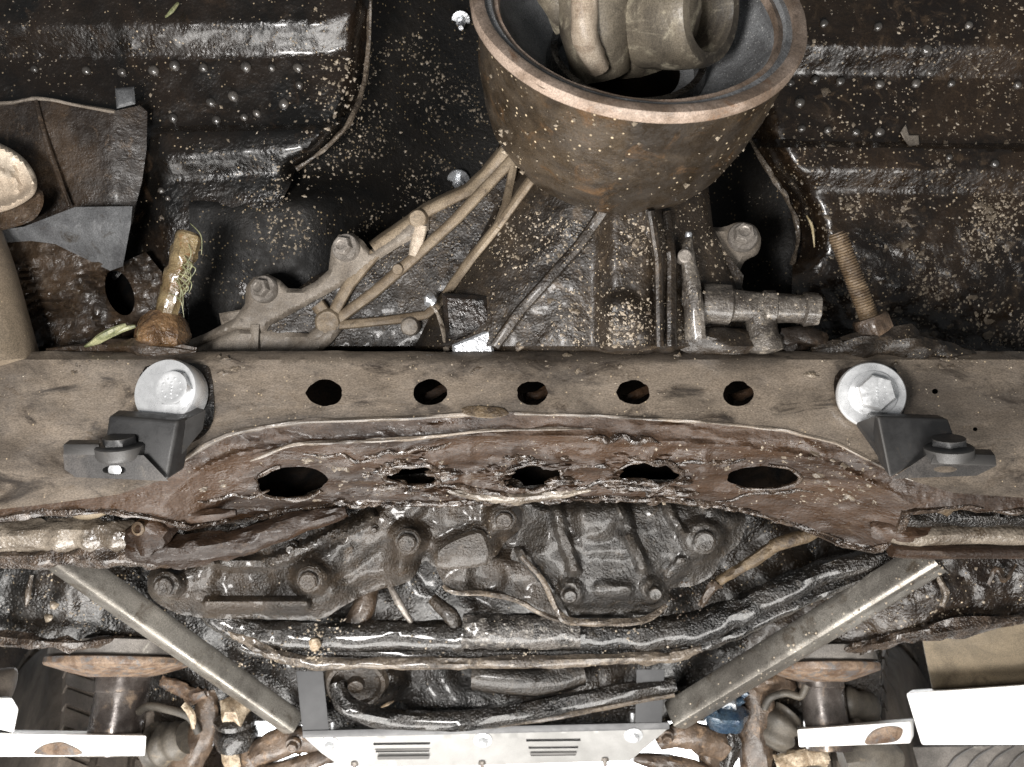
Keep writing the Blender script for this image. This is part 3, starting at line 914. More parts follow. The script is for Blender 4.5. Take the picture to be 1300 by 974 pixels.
# rear stay web on the right
SW = [(832, 270), (885, 246), (908, 300), (944, 350), (940, 378), (838, 380)]
bm = bmesh.new(); field(bm, SW, lambda x, y: -64 + 3 * fbm(x, y, 30, 3, 67) + ridge(x, y, [(838, 350), (850, 318), (872, 308)], 7, 8), 4.5, 24); obj('side_web', bm, 'cast', gb)
gp = poly_sampler([(640, 215), (720, 280), (840, 275), (890, 260), (940, 360), (940, 440), (580, 440), (560, 400)], .6, 9)
grit(gb, 'grit', 1500, gp, lambda x, y: np.where(inside(x, y, SW), np.maximum(-64, wg(x, y)), wg(x, y)), .5, 3.2, power=2.6)
grit(gb, 'grit', 380, rect_sampler(758, 842, 280, 440, .3, 10), wg, .6, 3.6, power=2.8)
grit(gb, 'grit', 500, poly_sampler([(632, 215), (640, 300), (560, 380), (430, 400), (380, 420), (480, 330)], .5, 12), wg, .4, 1.8)
caked(gb, 40, poly_sampler([(700, 290), (840, 270), (850, 440), (640, 440)], .8, 34, 40), wg, 1.5, 6.5)

# selector linkage, right of gearbox
sl = thing('selector_shaft', 'greasy horizontal selector shaft with upright lever, right of the gearbox', 'selector shaft', (940, 400, -30))
bm = bmesh.new(); ax = (1, -.06, .04)
lathe(bm, S(836, 382, -40), ax, [(14, 0), (17, 4), (17, 50), (25, 56), (26, 92), (21, 96), (20, 134), (23, 137), (23, 150), (20, 152), (19, 186), (23, 189), (22, 206), (12, 210)], n=30, rag=.22, seed=4); obj('shaft', bm, 'oilsteel', sl)
bm = bmesh.new(); lathe(bm, S(966, 408, -34), (.1, -1, .1), [(19, -10), (19, 20), (22, 24), (21, 40), (8, 44)], n=20, rag=.3, seed=5); obj('collar', bm, 'oilsteel', sl)
bm = bmesh.new(); ptube(bm, [(874, 302, -12), (873, 330, -10), (880, 380, -10), (884, 430, -16)], [4.5, 9, 12, 14], n=14, rag=.25); obj('lever', bm, 'oilsteel', sl)
bm = bmesh.new(); lathe(bm, S(868, 326, -8), VIEW, [(9, -10), (9, 8), (7, 10), (3, 10)], n=18); obj('pivot_pin', bm, 'bolt', sl)
bm = bmesh.new(); lathe(bm, S(874, 301, -14), (0, 1, .5), [(4.5, -4), (4.5, 5), (3, 7)], n=10); obj('lever_tip', bm, 'silver', sl)
bm = bmesh.new(); prism(bm, crom([(842, 365), (866, 312), (874, 330), (862, 372)], 4, True), -22, 14, 3); obj('lever_web', bm, 'cast', sl)
bm = bmesh.new(); blob(bm, S(915, 435, -40), 30, 3, .5, 8, (1.6, .6, .8)); obj('grease_clump', bm, 'cast', sl)
bm = bmesh.new(); blob(bm, S(1010, 432, -48), 24, 3, .6, 9, (1.4, .7, .8)); obj('grease_clump', bm, 'plate_l', sl)
grit(sl, 'grit', 60, rect_sampler(850, 1040, 370, 400), lambda x, y: -14 + 0 * x, .6, 2.6)

# output drum and cup
dr = thing('output_drum', 'large round greasy drum with worn rim at the top centre', 'drum', (772, 180, -50))
c0, c1 = S(774, 178, -56), S(812, 2, 112)
axis = c1 - c0
LEN = axis.length
ro = 190.0
def dlathe(prof, name, mat, rag=.02, seed=1, n=72):
    bm = bmesh.new(); lathe(bm, c0, axis, prof, n=n, rag=rag, seed=seed); return obj(name, bm, mat, dr)
# outer barrel (with thickness), a worn rim ring and the inner pressed cup
a_, u_, v_ = frame_of(axis)
def ringlathe(prof, n=80, rag=.0, seed=1):
    bm = bmesh.new(); lathe(bm, c0, axis, prof + [prof[0]], n=n, rag=rag, seed=seed, cap=False)
    bmesh.ops.remove_doubles(bm, verts=bm.verts, dist=.05)
    return bm
bm = ringlathe([(70, -20), (104, -14), (130, -2), (149, 16), (162, 42), (171, 78), (177, 120), (182, 165), (185, LEN - 12), (187, LEN - 3), (176, LEN - 4), (168, 160), (150, 70), (120, 22), (70, 0)], 96, .045, 6)
bmesh.ops.subdivide_edges(bm, edges=[e for e in bm.edges if e.calc_length() > 16], cuts=1, use_grid_fill=True)
obj('barrel', bm, 'drum', dr)
bm = ringlathe([(189.5, LEN - 12), (191, LEN - 3), (189, LEN + 2), (180, LEN + 3), (175.5, LEN + 1), (174, LEN - 6), (182, LEN - 14)], 96, .012, 7); obj('rim', bm, 'rim', dr)
bm = ringlathe([(177, LEN - 4), (168, LEN - 3), (152, LEN - 34), (128, LEN - 66), (92, LEN - 84), (40, LEN - 88), (40, LEN - 92), (94, LEN - 90), (133, LEN - 72), (158, LEN - 36), (176, LEN - 8)], 80, .01, 8); obj('inner_cup', bm, 'cup', dr)
bm = ringlathe([(98, LEN - 80), (94, LEN - 62), (86, LEN - 62), (84, LEN - 88)], 64); obj('dust_ring', bm, 'pipe', dr)
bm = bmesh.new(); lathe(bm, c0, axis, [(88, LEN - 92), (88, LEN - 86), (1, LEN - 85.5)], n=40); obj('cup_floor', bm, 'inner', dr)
bm = ringlathe([(166, LEN - 8), (160, LEN - 6), (157, LEN - 14), (163, LEN - 18)], 80, .02, 9); obj('inner_lip', bm, 'rim', dr)


def drum_pt():
    ang = random.uniform(-.15, 1.15) * math.pi
    h = random.uniform(5, LEN - 14)
    r = np.interp(h, [-14, -2, 16, 42, 78, 120, 165, LEN], [104, 130, 149, 162, 171, 177, 182, 187])
    return ang, h, r
bm = bmesh.new()
for i in range(1500):
    t = random.uniform(0, 2 * math.pi); h = random.uniform(-14, LEN - 12)
    if random.random() > .1 + .9 * float(sstep(.0, .5, fbm(t * 160, h, 60, 3, 88))):
        continue
    r = float(np.interp(h, [-14, -2, 16, 42, 78, 120, 165, LEN], [104, 130, 149, 162, 171, 177, 182, 187])) + .5
    p = c0 + a_ * h + (u_ * math.cos(t) + v_ * math.sin(t)) * r
    s = .4 + 4.0 * random.random() ** 5
    vs = [bm.verts.new(p + Vector((q[0] * s * random.uniform(.7, 1.4), q[1] * s * random.uniform(.7, 1.4), q[2] * s))) for q in OCT]
    for f in OF:
        bm.faces.new([vs[k] for k in f])
o = obj('grit', bm, 'grit', dr, 60); o['kind'] = 'stuff'

# joint inside the drum
jt = thing('shaft_joint', 'dusty universal joint yokes inside the round drum', 'universal joint', (790, 60, 60))
bm = bmesh.new(); ptube(bm, [(756, -70, 126), (754, -20, 112), (756, 36, 94), (764, 94, 62)], [46, 42, 40, 34], n=26, flat=.8, rag=.05); obj('yoke_arm', bm, 'yoke', jt)
bm = bmesh.new(); ptube(bm, [(748, -70, 150), (741, -10, 138), (744, 50, 122), (762, 88, 96)], [16, 15, 14, 12], n=16, rag=.12); obj('lit_yoke_edge', bm, 'cream', jt)  # cream ridge paints the lit face of the left yoke arm
bm = bmesh.new(); ptube(bm, [(690, -70, 110), (708, -20, 92), (730, 30, 72)], [34, 30, 24], n=20, flat=.8, rag=.1); obj('yoke_arm', bm, 'yoke', jt)
p0, p1 = S(826, 20, 70), S(905, 26, 128)
bm = bmesh.new(); lathe(bm, p0, p1 - p0 + Vector((0, 12, 0)), [(54, -20), (60, 0), (62, 40), (60, 76), (56, 84), (44, 84), (41, 72), (40, 30), (1, 28)], n=36, rag=.04, seed=3); obj('bearing_cup', bm, 'yoke', jt)
bm = bmesh.new(); ptube(bm, [(838, -70, 100), (840, -20, 96), (846, 20, 86), (842, 62, 70)], [46, 44, 40, 30], n=24, rag=.08); obj('yoke_arm', bm, 'yoke', jt)
bm = bmesh.new(); blob(bm, S(800, 70, 40), 50, 3, .3, 3, (1.2, .6, .8)); obj('cross_body', bm, 'yoke', jt)

# ================================================================== CROSSMEMBER
YL = [(-120, 660), (60, 640), (150, 628), (205, 610), (235, 583), (262, 564), (300, 548), (380, 535), (520, 530), (620, 524), (760, 528), (900, 536), (1000, 547), (1060, 562), (1100, 582), (1150, 608), (1210, 626), (1420, 640)]
YB = [(-120, 668), (60, 652), (130, 648), (190, 655), (240, 668), (300, 662), (360, 650), (430, 640), (560, 640), (640, 636), (760, 632), (860, 634), (940, 648), (1010, 668), (1070, 688), (1112, 698), (1136, 690), (1150, 650), (1200, 646), (1420, 652)]


def wb(x, y):
    yl = lerpx(x, YL)
    t = np.clip((y - 446) / (yl - 446), 0, 1.2)
    w = -22 + 32 * t - 14 * (1 - sstep(446, 458, y))
    w = w + 10 * (1 - sstep(0, 26, np.hypot(x - 222, y - 500) - 50)) * 0
    return w + 3 * fbm(x, y, 90, 3, 71) + 1.4 * fbm(x, y, 22, 3, 73) - 5 * bump(x, y, (885, 486), 34, 1) + 3 * ridge(x, y, [(980, 470), (1060, 462), (1120, 440)], 24, 1)


def ww(x, y):
    yl = lerpx(x, YL)
    mid = sstep(200, 300, x) * (1 - sstep(1080, 1180, x))
    yc = yl + 28
    w = 6.5 - .25 * (y - yl) * 1.0 - .62 * np.maximum(0, y - yc) * (.35 + .65 * mid)
    w = w + 4 * (1 - sstep(0, 7, np.abs(y - yc))) * mid
    d = polyd(x, y, [(p[0], p[1]) for p in [(380, 612), (527, 604), (675, 606), (818, 603), (968, 607)]], False)
    zone = (1 - sstep(16, 44, np.abs(d - 4) * (1 + .6 * fbm(x, y, 80, 2, 74)))) * sstep(400, 470, x) * (1 - sstep(880, 950, x))
    rg = 1 - np.abs(fbm(x * .42, y, 24, 2, 76)) * 2.6
    w = w + 8 * np.clip(rg, -.2, 1) ** 2 * zone + 7 * fbm(x, y, 30, 3, 75) * zone + 4 * np.clip(1 - np.abs(fbm(x * .35, y, 22, 2, 78)) * 3.4, 0, 1) * mid + 2.5 * fbm(x, y, 60, 3, 77) + 1.8 * fbm(x, y, 13, 3, 79)
    return w


cm = thing('crossmember', 'dusty brown chassis crossmember with rows of holes spanning the middle', 'crossmember', (650, 640, -40))
UH = [(412, 499, 23, 16.5), (546, 498, 22, 16), (676, 499, 19.5, 15), (804, 498, 21.5, 15.5), (937, 500, 19, 16)]
LH = [(371, 612, 44, 20, -.06), (527, 604, 36, 12, .03), (676, 606, 38, 14, -.06), (818, 603, 42, 15, -.06), (968, 606, 46, 14, 0)]
HOLES += [h[:4] for h in UH + LH]
xs_u = list(np.linspace(-120, 1420, 120))
out_u = [(-120, 445)] + [(float(x), 446 + 2 * float(fbm(x, 0, 30, 3, 81))) for x in np.linspace(-100, 1400, 160)] + [(1420, 445)] + [(float(x), float(lerpx(x, YL))) for x in xs_u[::-1]]
bm = bmesh.new()
field(bm, out_u, wb, 6, 7, holes=[ell(a, b, c, d, 30, rag=.08, seed=i + 1) for i, (a, b, c, d) in enumerate(UH)] + [ell(1187, 497, 4, 3.5, 10), ell(1238, 545, 3, 2.6, 10)])
obj('beam_face', bm, 'beam', cm)
out_w = [(float(x), float(lerpx(x, YL)) - 1.5) for x in xs_u] + [(float(x), float(lerpx(x, YB)) + 6 * float(fbm(x, 5, 26, 3, 83))) for x in np.linspace(1420, -120, 220)]
out_w = [p for p in out_w]
bm = bmesh.new()
field(bm, out_w, ww, 3.4, 7, holes=[ell(a, b, c, d, 40, rot=r, rag=.13 if 400 < a < 900 else .06, seed=i + 7) for i, (a, b, c, d, r) in enumerate(LH)])
obj('lower_web', bm, 'web', cm)
# lips, and the closed back of the hollow beam
lipp = [(x, float(lerpx(x, YL)), W1(wb, x, float(lerpx(x, YL))) - 1) for x in range(215, 1160, 16)]
bm = bmesh.new(); ptube(bm, lipp, [1.5] + [3.4] * 8 + [2.4] * 12 + [1.0], k=2, n=9, rag=.35, seed=5); obj('edge_lip', bm, 'beam', cm)
bm = bmesh.new(); ptube(bm, [(x, float(lerpx(x, YL)) + 28 - 12 * float(sstep(450, 800, x)) + 14 * float(1 - sstep(300, 380, x)), W1(ww, x, float(lerpx(x, YL)) + 27) + 1) for x in range(318, 760, 14)], [1.0] + [2.6] * 5 + [1.8] * 4 + [.8], k=2, n=9, rag=.5, seed=6); obj('crease_lip', bm, 'beam', cm)
bm = bmesh.new(); ptube(bm, [(x, float(lerpx(x, YB)) - 1 + 4 * float(fbm(x, 5, 26, 3, 83)), W1(ww, x, float(lerpx(x, YB)) - 3) - 3) for x in range(-110, 1410, 10)], 4.6, k=1, n=10, rag=.7, seed=7); obj('bottom_lip', bm, 'grease', cm)
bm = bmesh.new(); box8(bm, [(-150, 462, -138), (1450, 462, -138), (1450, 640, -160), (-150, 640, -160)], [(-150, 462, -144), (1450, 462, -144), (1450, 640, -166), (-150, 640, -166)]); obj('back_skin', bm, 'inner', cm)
bm = bmesh.new(); box8(bm, [(-150, 449, -34), (1450, 449, -34), (1450, 456, -40), (-150, 456, -40)], [(-150, 449, -143), (1450, 449, -143), (1450, 456, -143), (-150, 456, -143)]); obj('top_skin', bm, 'beam', cm)
# things seen inside the holes
for i, (a, b, c, d) in enumerate(UH[1:]):
    bm = bmesh.new(); ptube(bm, [(a - 10, b + 10 - 3 * (i % 2), -46), (a + 6, b + 2, -50), (a + 26, b - 8, -60)], [7, 6, 5], n=10, rag=.4, seed=i); obj('inner_spacer', bm, 'web', cm)
# clots of grease round the lower holes
k = 0
for (a, b, c, d, r) in LH[1:4]:
    for s in range(0):
        t = random.uniform(0, 6.28)
        x, y = a + (c + random.uniform(4, 24)) * math.cos(t), b + (d + random.uniform(4, 12)) * math.sin(t)
        bm = bmesh.new(); ptube(bm, [(x - random.uniform(8, 26), y + random.uniform(-4, 4), W1(ww, x, y) + 1), (x, y + random.uniform(-3, 3), W1(ww, x, y) + 3), (x + random.uniform(8, 26), y + random.uniform(-4, 4), W1(ww, x, y) + 1)], [1, random.uniform(3, 6), 1], k=9, n=12, rag=.35, seed=k)
        obj('grease_clot', bm, 'grease', cm); k += 1
for (x0, x1, yy, r) in ((440, 560, 575, 5), (380, 470, 582, 4), (735, 850, 566, 7), (560, 720, 628, 7), (700, 860, 622, 6), (850, 960, 588, 5), (250, 340, 632, 5), (900, 1040, 634, 5), (480, 530, 590, 6)):
    for q in range(1):
        pts = [(x, yy + 6 * math.sin(x * .03 + q) + random.uniform(-4, 4) + q * 4 - 4, 0) for x in np.linspace(x0 + random.uniform(-15, 15), x1 + random.uniform(-15, 15), 7)]
        bm = bmesh.new(); ptube(bm, [(x, y, W1(ww, x, y) + .5) for x, y, _ in pts], [.8, r * .7, r * .5, r * .8, .8], k=10, n=10, rag=.4, seed=k + 40); obj('grease_clot', bm, 'grease', cm); k += 1
for x in np.linspace(230, 1100, 46):
    x = x + random.uniform(-10, 10); y = float(lerpx(x, YB)) + random.uniform(-3, 3)
    bm = bmesh.new(); blob(bm, S(x, y, W1(ww, x, y - 4) - 2), random.uniform(3, 7), 3, .45, k, (1.5, .7, .8)); obj('grease_clot', bm, 'grease', cm); k += 1
for i, (a, b, c, d, r) in enumerate(LH):
    for q in range(1):
        m = 40
        e = ell(a, b, c + 2 + 5 * q, d + 2 + 4 * q, m, rot=r, rag=.13 if 0 < i < 4 else .06, seed=i + 7)
        a0 = random.randrange(m); ln = m if 0 < i < 4 and q == 0 else int(m * .6)
        pts = [e[(a0 + z) % m] for z in range(ln + 1)]
        bm = bmesh.new(); tube(bm, [S(x, y, W1(ww, x, y) + 1) for x, y in pts], [1.4 + (4 if 0 < i < 4 else 2.2) * max(0, .45 + float(fbm(x, y, 22, 3, 90 + i))) for x, y in pts], n=12, rag=.35, seed=i * 3 + q)
        obj('sludge_collar', bm, 'grease' if q == 0 else 'web', cm)
bm = bmesh.new(); ptube(bm, [(566, 622, W1(ww, 566, 622)), (610, 630, W1(ww, 610, 630) + 2), (660, 632, W1(ww, 660, 632) + 2), (716, 626, W1(ww, 716, 626) + 1), (750, 622, W1(ww, 750, 622))], [2, 7, 8, 6, 2], k=12, n=14, rag=.35, seed=66); obj('wet_sheen', bm, 'wetpipe', cm)  # pale ridge, bright wet sheen painted into its colour
for (a, b, c, d, r) in LH[1:4]:
    for q in range(26):
        t = random.uniform(0, 6.28); e = random.uniform(2, 30) * random.random()
        x, y = a + (c + e) * math.cos(t), b + (d + 6 + .55 * e) * math.sin(t)
        if polyd(np.array([x]), np.array([y]), [(a - c * .6, b), (a + c * .6, b)], False)[0] < d * .8:
            continue
        bm = bmesh.new(); blob(bm, S(x, y, W1(ww, x, y) - 1), random.uniform(4, 9), 3, .6, k, (random.uniform(1.2, 2.6), random.uniform(.5, .8), random.uniform(.45, .8))); obj('grease_clot', bm, 'grease' if q % 3 else 'web', cm); k += 1
bm = bmesh.new(); po = ell(616, 523, 30, 7.5, 24, rot=.06, rag=.1, seed=3); prism(bm, po, 0, 6, 1, lambda x, y: max(W1(wb, x, y), 8) + 2.5); obj('bare_patch', bm, 'cable', cm)
grit(cm, 'grit', 320, rect_sampler(-20, 1320, 452, 530, .6, 14), wb, .4, 2)
grit(cm, 'grit', 420, rect_sampler(250, 1120, 560, 640, .6, 15), ww, .5, 2.4)
caked(cm, 50, rect_sampler(0, 1300, 452, 478, .7, 35, 60), wb, 1.5, 6)
caked(cm, 70, rect_sampler(230, 1120, 575, 640, .7, 36, 60), ww, 1.5, 6)
# mud heap along the right top edge
bm = bmesh.new(); ptube(bm, [(1030, 446, -40), (1090, 440, -34), (1150, 436, -32), (1190, 444, -34), (1240, 452, -38)], [5, 15, 19, 14, 4], n=14, rag=.5, seed=17); obj('mud_heap', bm, 'cast', cm)
bm = bmesh.new(); ptube(bm, [(60, 446, -44), (130, 442, -40), (190, 440, -36), (250, 446, -38)], [3, 8, 12, 4], n=12, rag=.6, seed=18); obj('mud_heap', bm, 'mud', cm)
# dark raised patches round the washers
for po in ([(178, 520), (184, 466), (252, 462), (268, 478), (270, 535), (244, 562), (200, 560)], [(1062, 510), (1066, 470), (1130, 466), (1140, 480), (1146, 530), (1090, 540)]):
    bm = bmesh.new(); q = crom(po, 4, True); field(bm, q, lambda x, y: wb(x, y) + 2.2 + 2.4 * fbm(x, y, 14, 3, 85), 4, 6); obj('dark_patch', bm, 'socket', cm)

# ================================================================== THREADED STUDS
st = thing('threaded_stud', 'grease coated stud with green fibres and an orange brown clump, left behind the beam', 'stud', (205, 420, -50), 'upright studs behind the crossmember')
bm = bmesh.new()
pts = crom([(240, 294, -36), (228, 340, -38), (212, 392, -42), (204, 430, -46)], 9)
tube(bm, [S(*p) for p in pts], list(np.interp(np.linspace(0, 1, len(pts)), [0, .05, .3, .7, 1], [11, 16, 16.5, 14, 14])), n=18, rag=.2, seed=5); obj('rod', bm, 'greaserod', st)
bm = bmesh.new(); lathe(bm, S(206, 428, -46), (.12, 1, 0), [(20, -14), (34, -8), (33, 6), (26, 22), (17, 34)], n=22, rag=.5, seed=6); obj('greased_nut', bm, 'greaseblob', st)
bm = bmesh.new()
for i in range(16):
    x = 248 - random.random() * 34; y = 296 + (248 - x) * 2.4 + random.uniform(-6, 20)
    a = random.uniform(-.8, .8)
    x0 = np.interp(y, [294, 340, 392, 430], [252, 241, 224, 216])
    ptube(bm, [(x0 - random.uniform(2, 16), y - random.uniform(4, 18), -25), (x0 + random.uniform(-5, 8), y, -22), (x0 + random.uniform(-12, 8), y + random.uniform(6, 26), -25)], [.4, .8, .3], k=5, n=5)
o = obj('green_fibre', bm, 'green', st); o['kind'] = 'stuff'
st = thing('threaded_stud', 'bare rusty stud with a square nut, right behind the beam', 'stud', (1108, 420, -40), 'upright studs behind the crossmember')
bm = bmesh.new()
A, B = S(1062, 296, -34), S(1104, 404, -40)
d = (A - B).normalized(); L_ = (A - B).length
bm = bmesh.new()
a3, u3, v3 = frame_of(d)
rings = []
nh = int(L_ / .75)
for i in range(nh + 1):
    h = L_ * i / nh
    ring = []
    for q in range(16):
        t = 2 * math.pi * q / 16
        rr = 11.9 + .75 * math.sin(2 * math.pi * h / 3.6 + t) + 1.4 * float(fbm(h * .05 + math.cos(t), math.sin(t) * 1.3, 1, 3, 5))
        if h > L_ - 5:
            rr *= .80 + .2 * (L_ - h) / 5
        ring.append(bm.verts.new(B + d * h + (u3 * math.cos(t) + v3 * math.sin(t)) * rr))
    rings.append(ring)
for i in range(nh):
    for q in range(16):
        p = (q + 1) % 16
        bm.faces.new((rings[i][q], rings[i][p], rings[i + 1][p], rings[i + 1][q]))
bm.faces.new(rings[0][::-1]); bm.faces.new(rings[-1])
obj('rod', bm, 'rustrod', st)
bm = bmesh.new(); lathe(bm, B - d * 24, d, [(24, 0), (25, 3), (25, 22), (21, 26), (12, 26)], n=24, hexes={0, 1, 2}, rot=.2, rag=.06); obj('nut', bm, 'arm', st)

# ================================================================== ZINC BOLTS AND BLACK BRACKETS
wt_ = thing('zinc_bolt', 'bright zinc bolt with thick washer above the left black bracket', 'bolt', (222, 495, 20), 'zinc bolts through the crossmember')
ax = Vector((-.14, .22, 1))
bm = bmesh.new(); lathe(bm, S(226, 503, -8), ax, [(41, 0), (42.5, 3), (42.5, 26), (40.5, 30), (37, 30.4), (1, 30.4)], n=48); obj('washer', bm, 'zinc', wt_)
bm = bmesh.new(); lathe(bm, S(224, 495, 21), ax, [(23.5, 0), (23, 2), (23, 9), (21, 12.5), (18, 13), (15, 12), (1, 11.5)], n=24, hexes={0, 1, 2}, rot=.5); hd = obj('bolt_head', bm, 'zinc', wt_)


def raised(parent, c, ax, r, texts, h):
    """raised head mark: small bars round the top of the bolt"""
    a, u, v = frame_of(ax)
    bm = bmesh.new()
    for k in range(texts):
        t = 2 * math.pi * k / texts + .4
        q = Vector(c) + a * h + (u * math.cos(t) + v * math.sin(t)) * r * .6
        lathe(bm, q, a, [(1.8, -1), (1.6, .8), (.3, .9)], n=8)
    for k in range(4):
        q = Vector(c) + a * h + u * (k * 4.2 - 6.3)
        lathe(bm, q, a, [(1.7, -1), (1.5, .9), (.3, 1)], n=6)
    obj('head_mark', bm, 'zinc', parent)


raised(hd, S(224, 495, 21), ax, 20, 9, 11.5)
wt_ = thing('zinc_bolt', 'bright zinc bolt with thin washer above the right black bracket', 'bolt', (1104, 498, 20), 'zinc bolts through the crossmember')
ax = Vector((-.2, .1, 1))
bm = bmesh.new(); lathe(bm, S(1104, 502, 8), ax, [(40, 0), (41, 2), (41, 9), (39.5, 11), (1, 11.2)], n=48); obj('washer', bm, 'zinc', wt_)
bm = bmesh.new(); lathe(bm, S(1108, 500, 18), ax, [(29, 0), (28.5, 4), (23.5, 6), (23, 18), (21, 22), (18, 22.5), (1, 21.5)], n=24, hexes={2, 3, 4}, rot=.2); hd = obj('bolt_head', bm, 'zinc', wt_)
raised(hd, S(1108, 500, 18), ax, 20, 9, 21.5)

bl = thing('folded_bracket', 'black folded bracket with a drilled tab, on the left of the crossmember', 'bracket', (180, 570, 40), 'black folded brackets')
bm = bmesh.new(); box8(bm, [(138, 528, 62), (226, 534, 66), (212, 610, 78), (128, 602, 72)], [(150, 520, 30), (248, 527, 34), (234, 596, 40), (140, 590, 36)]); bevel(bm, 4, 3); obj('wall', bm, 'powder', bl)
bm = bmesh.new(); box8(bm, [(226, 538, 60), (262, 520, 30), (258, 545, 28), (216, 596, 62)], [(220, 530, 34), (240, 514, 6), (240, 545, 6), (208, 590, 40)]); bevel(bm, 2); obj('side_cheek', bm, 'powder', bl)
TB = [(80, 577), (182, 578), (214, 611), (96, 606), (82, 596)]
bm = bmesh.new(); field(bm, TB, lambda x, y: 84 + .10 * (y - 577), 4, 5, holes=[ell(145, 597, 15, 6, 20)]); tb = obj('tab', bm, 'powder_lit', bl)
bm = bmesh.new(); lathe(bm, S(147, 596.5, 79), VIEW, [(7.5, 0), (7.5, 3), (3, 4)], n=18); obj('hole_white_disc', bm, 'zinc', tb)  # zinc disc added behind the tab hole so it shows bright white
bm = bmesh.new(); box8(bm, [(80, 564, 88), (126, 564, 88), (126, 578, 90), (80, 578, 90)], [(88, 558, 64), (126, 558, 64), (126, 574, 66), (88, 574, 66)]); bevel(bm, 2); obj('tab_edge', bm, 'powder', tb)
bm = bmesh.new(); lathe(bm, S(153, 574, 74), (0, 1, .22), [(25, -6), (27, -2), (27, 8), (25, 10), (19, 11), (19, 17), (17, 19)], n=24, hexes={4, 5}, rot=.1); obj('clamp_nut', bm, 'powder', tb)

bl = thing('folded_bracket', 'black folded bracket with a clamp nut, on the right of the crossmember', 'bracket', (1170, 570, 40), 'black folded brackets')
bm = bmesh.new(); box8(bm, [(1114, 528, 72), (1204, 532, 60), (1214, 560, 58), (1130, 608, 84)], [(1098, 524, 34), (1190, 526, 30), (1200, 560, 30), (1116, 588, 42)]); bevel(bm, 4, 3); obj('wall', bm, 'powder', bl)
bm = bmesh.new(); box8(bm, [(1088, 536, 40), (1118, 526, 70), (1132, 606, 82), (1122, 580, 46)], [(1086, 540, 22), (1112, 530, 40), (1122, 594, 44), (1112, 575, 22)]); bevel(bm, 2); obj('side_cheek', bm, 'powder', bl)
TB = [(1132, 608), (1182, 574), (1262, 578), (1264, 592), (1240, 604)]
bm = bmesh.new(); field(bm, TB, lambda x, y: 78 + .10 * (y - 577), 4, 5, holes=[ell(1200, 596, 15, 4, 16)]); tb = obj('tab', bm, 'powder_lit', bl)
bm = bmesh.new(); box8(bm, [(1188, 574, 90), (1264, 578, 84), (1266, 592, 86), (1180, 590, 92)], [(1190, 568, 66), (1258, 570, 62), (1258, 586, 64), (1184, 584, 68)]); bevel(bm, 2); obj('tab_edge', bm, 'powder', tb)
bm = bmesh.new(); lathe(bm, S(1204, 574, 76), (-.1, 1, .22), [(26, -6), (27, -2), (27, 6), (22, 9), (20, 10), (20, 15), (18, 17)], n=24, hexes={4, 5}, rot=.1); obj('clamp_nut', bm, 'powder', tb)

# ================================================================== MID CASTINGS
CA = crom([(188, 752), (192, 722), (216, 706), (250, 700), (290, 680), (350, 650), (420, 615), (560, 600), (660, 610), (668, 660), (640, 690), (620, 716), (560, 722), (538, 712), (520, 738), (470, 752), (432, 772), (405, 786), (330, 786), (250, 784), (210, 772)], 3, True)


def wca(x, y):
    e = polyd(x, y, CA)
    w = -132 + 26 * sstep(0, 26, e)
    w = w + ridge(x, y, [(255, 706), (300, 717), (345, 714), (385, 698), (470, 655)], 12, 20)
    w = w + ridge(x, y, [(265, 770), (330, 768), (385, 768)], 13, 18)
    w = w + ridge(x, y, [(395, 730), (455, 690), (520, 640)], 28, 16) + ridge(x, y, [(212, 736), (260, 722)], 26, 10)
    w = w + ridge(x, y, [(518, 690), (516, 730)], 20, 12) - 14 * bump(x, y, (310, 742), 50, 1, .5) - 16 * bump(x, y, (460, 726), 40, 1)
    w = w + bump(x, y, (212, 741), 24, 18) + bump(x, y, (394, 734), 25, 20) + bump(x, y, (518, 686), 26, 22) + bump(x, y, (640, 658), 26, 18)
    w = w + ridge(x, y, [(255, 696), (310, 684), (360, 662)], 14, 10) + ridge(x, y, [(560, 700), (600, 680), (622, 690)], 18, 8)
    return w + 8 * fbm(x, y, 40, 3, 91) + 3.5 * fbm(x, y, 12, 3, 93)


cs = thing('front_casting', 'oily ribbed axle casting with round bolts, left below the crossmember', 'casting', (380, 760, -130))
bm = bmesh.new(); field(bm, CA, wca, 4, 50); obj('housing', bm, 'sump', cs)
for cx, cy, r in ((212, 741, 12), (394, 734, 12), (518, 686, 12), (640, 658, 11), (477, 670, 4), (372, 694, 6)):
    bm = bmesh.new(); lathe(bm, S(cx, cy, W1(wca, cx, cy) - 4), (0, -.1, 1), [(r * 1.5, 0), (r * 1.5, 5), (r * 1.3, 7), (r * 1.1, 7), (r * 1.05, 14), (r * .85, 16), (1, 15)], n=20, rag=.1, seed=cx); obj('housing_bolt', bm, 'sump', cs)
bm = bmesh.new(); prism(bm, crom([(556, 694), (606, 672), (622, 690), (622, 714), (590, 722), (556, 720)], 4, True), -86, 26, 5); obj('side_plate', bm, 'sump', cs)
bm = bmesh.new(); prism(bm, crom([(258, 698), (310, 674), (368, 658), (378, 668), (360, 684), (320, 702), (270, 702)], 4, True), -96, 20, 4); obj('dark_web', bm, 'sump_b', cs)
grit(cs, 'grit', 120, poly_sampler(CA, .6, 21), wca, .5, 2)

CB = crom([(640, 620), (900, 610), (938, 640), (947, 662), (938, 690), (915, 710), (905, 730), (880, 744), (852, 748), (848, 768), (832, 784), (740, 791), (716, 786), (700, 758), (664, 728), (648, 706), (660, 668)], 3, True)


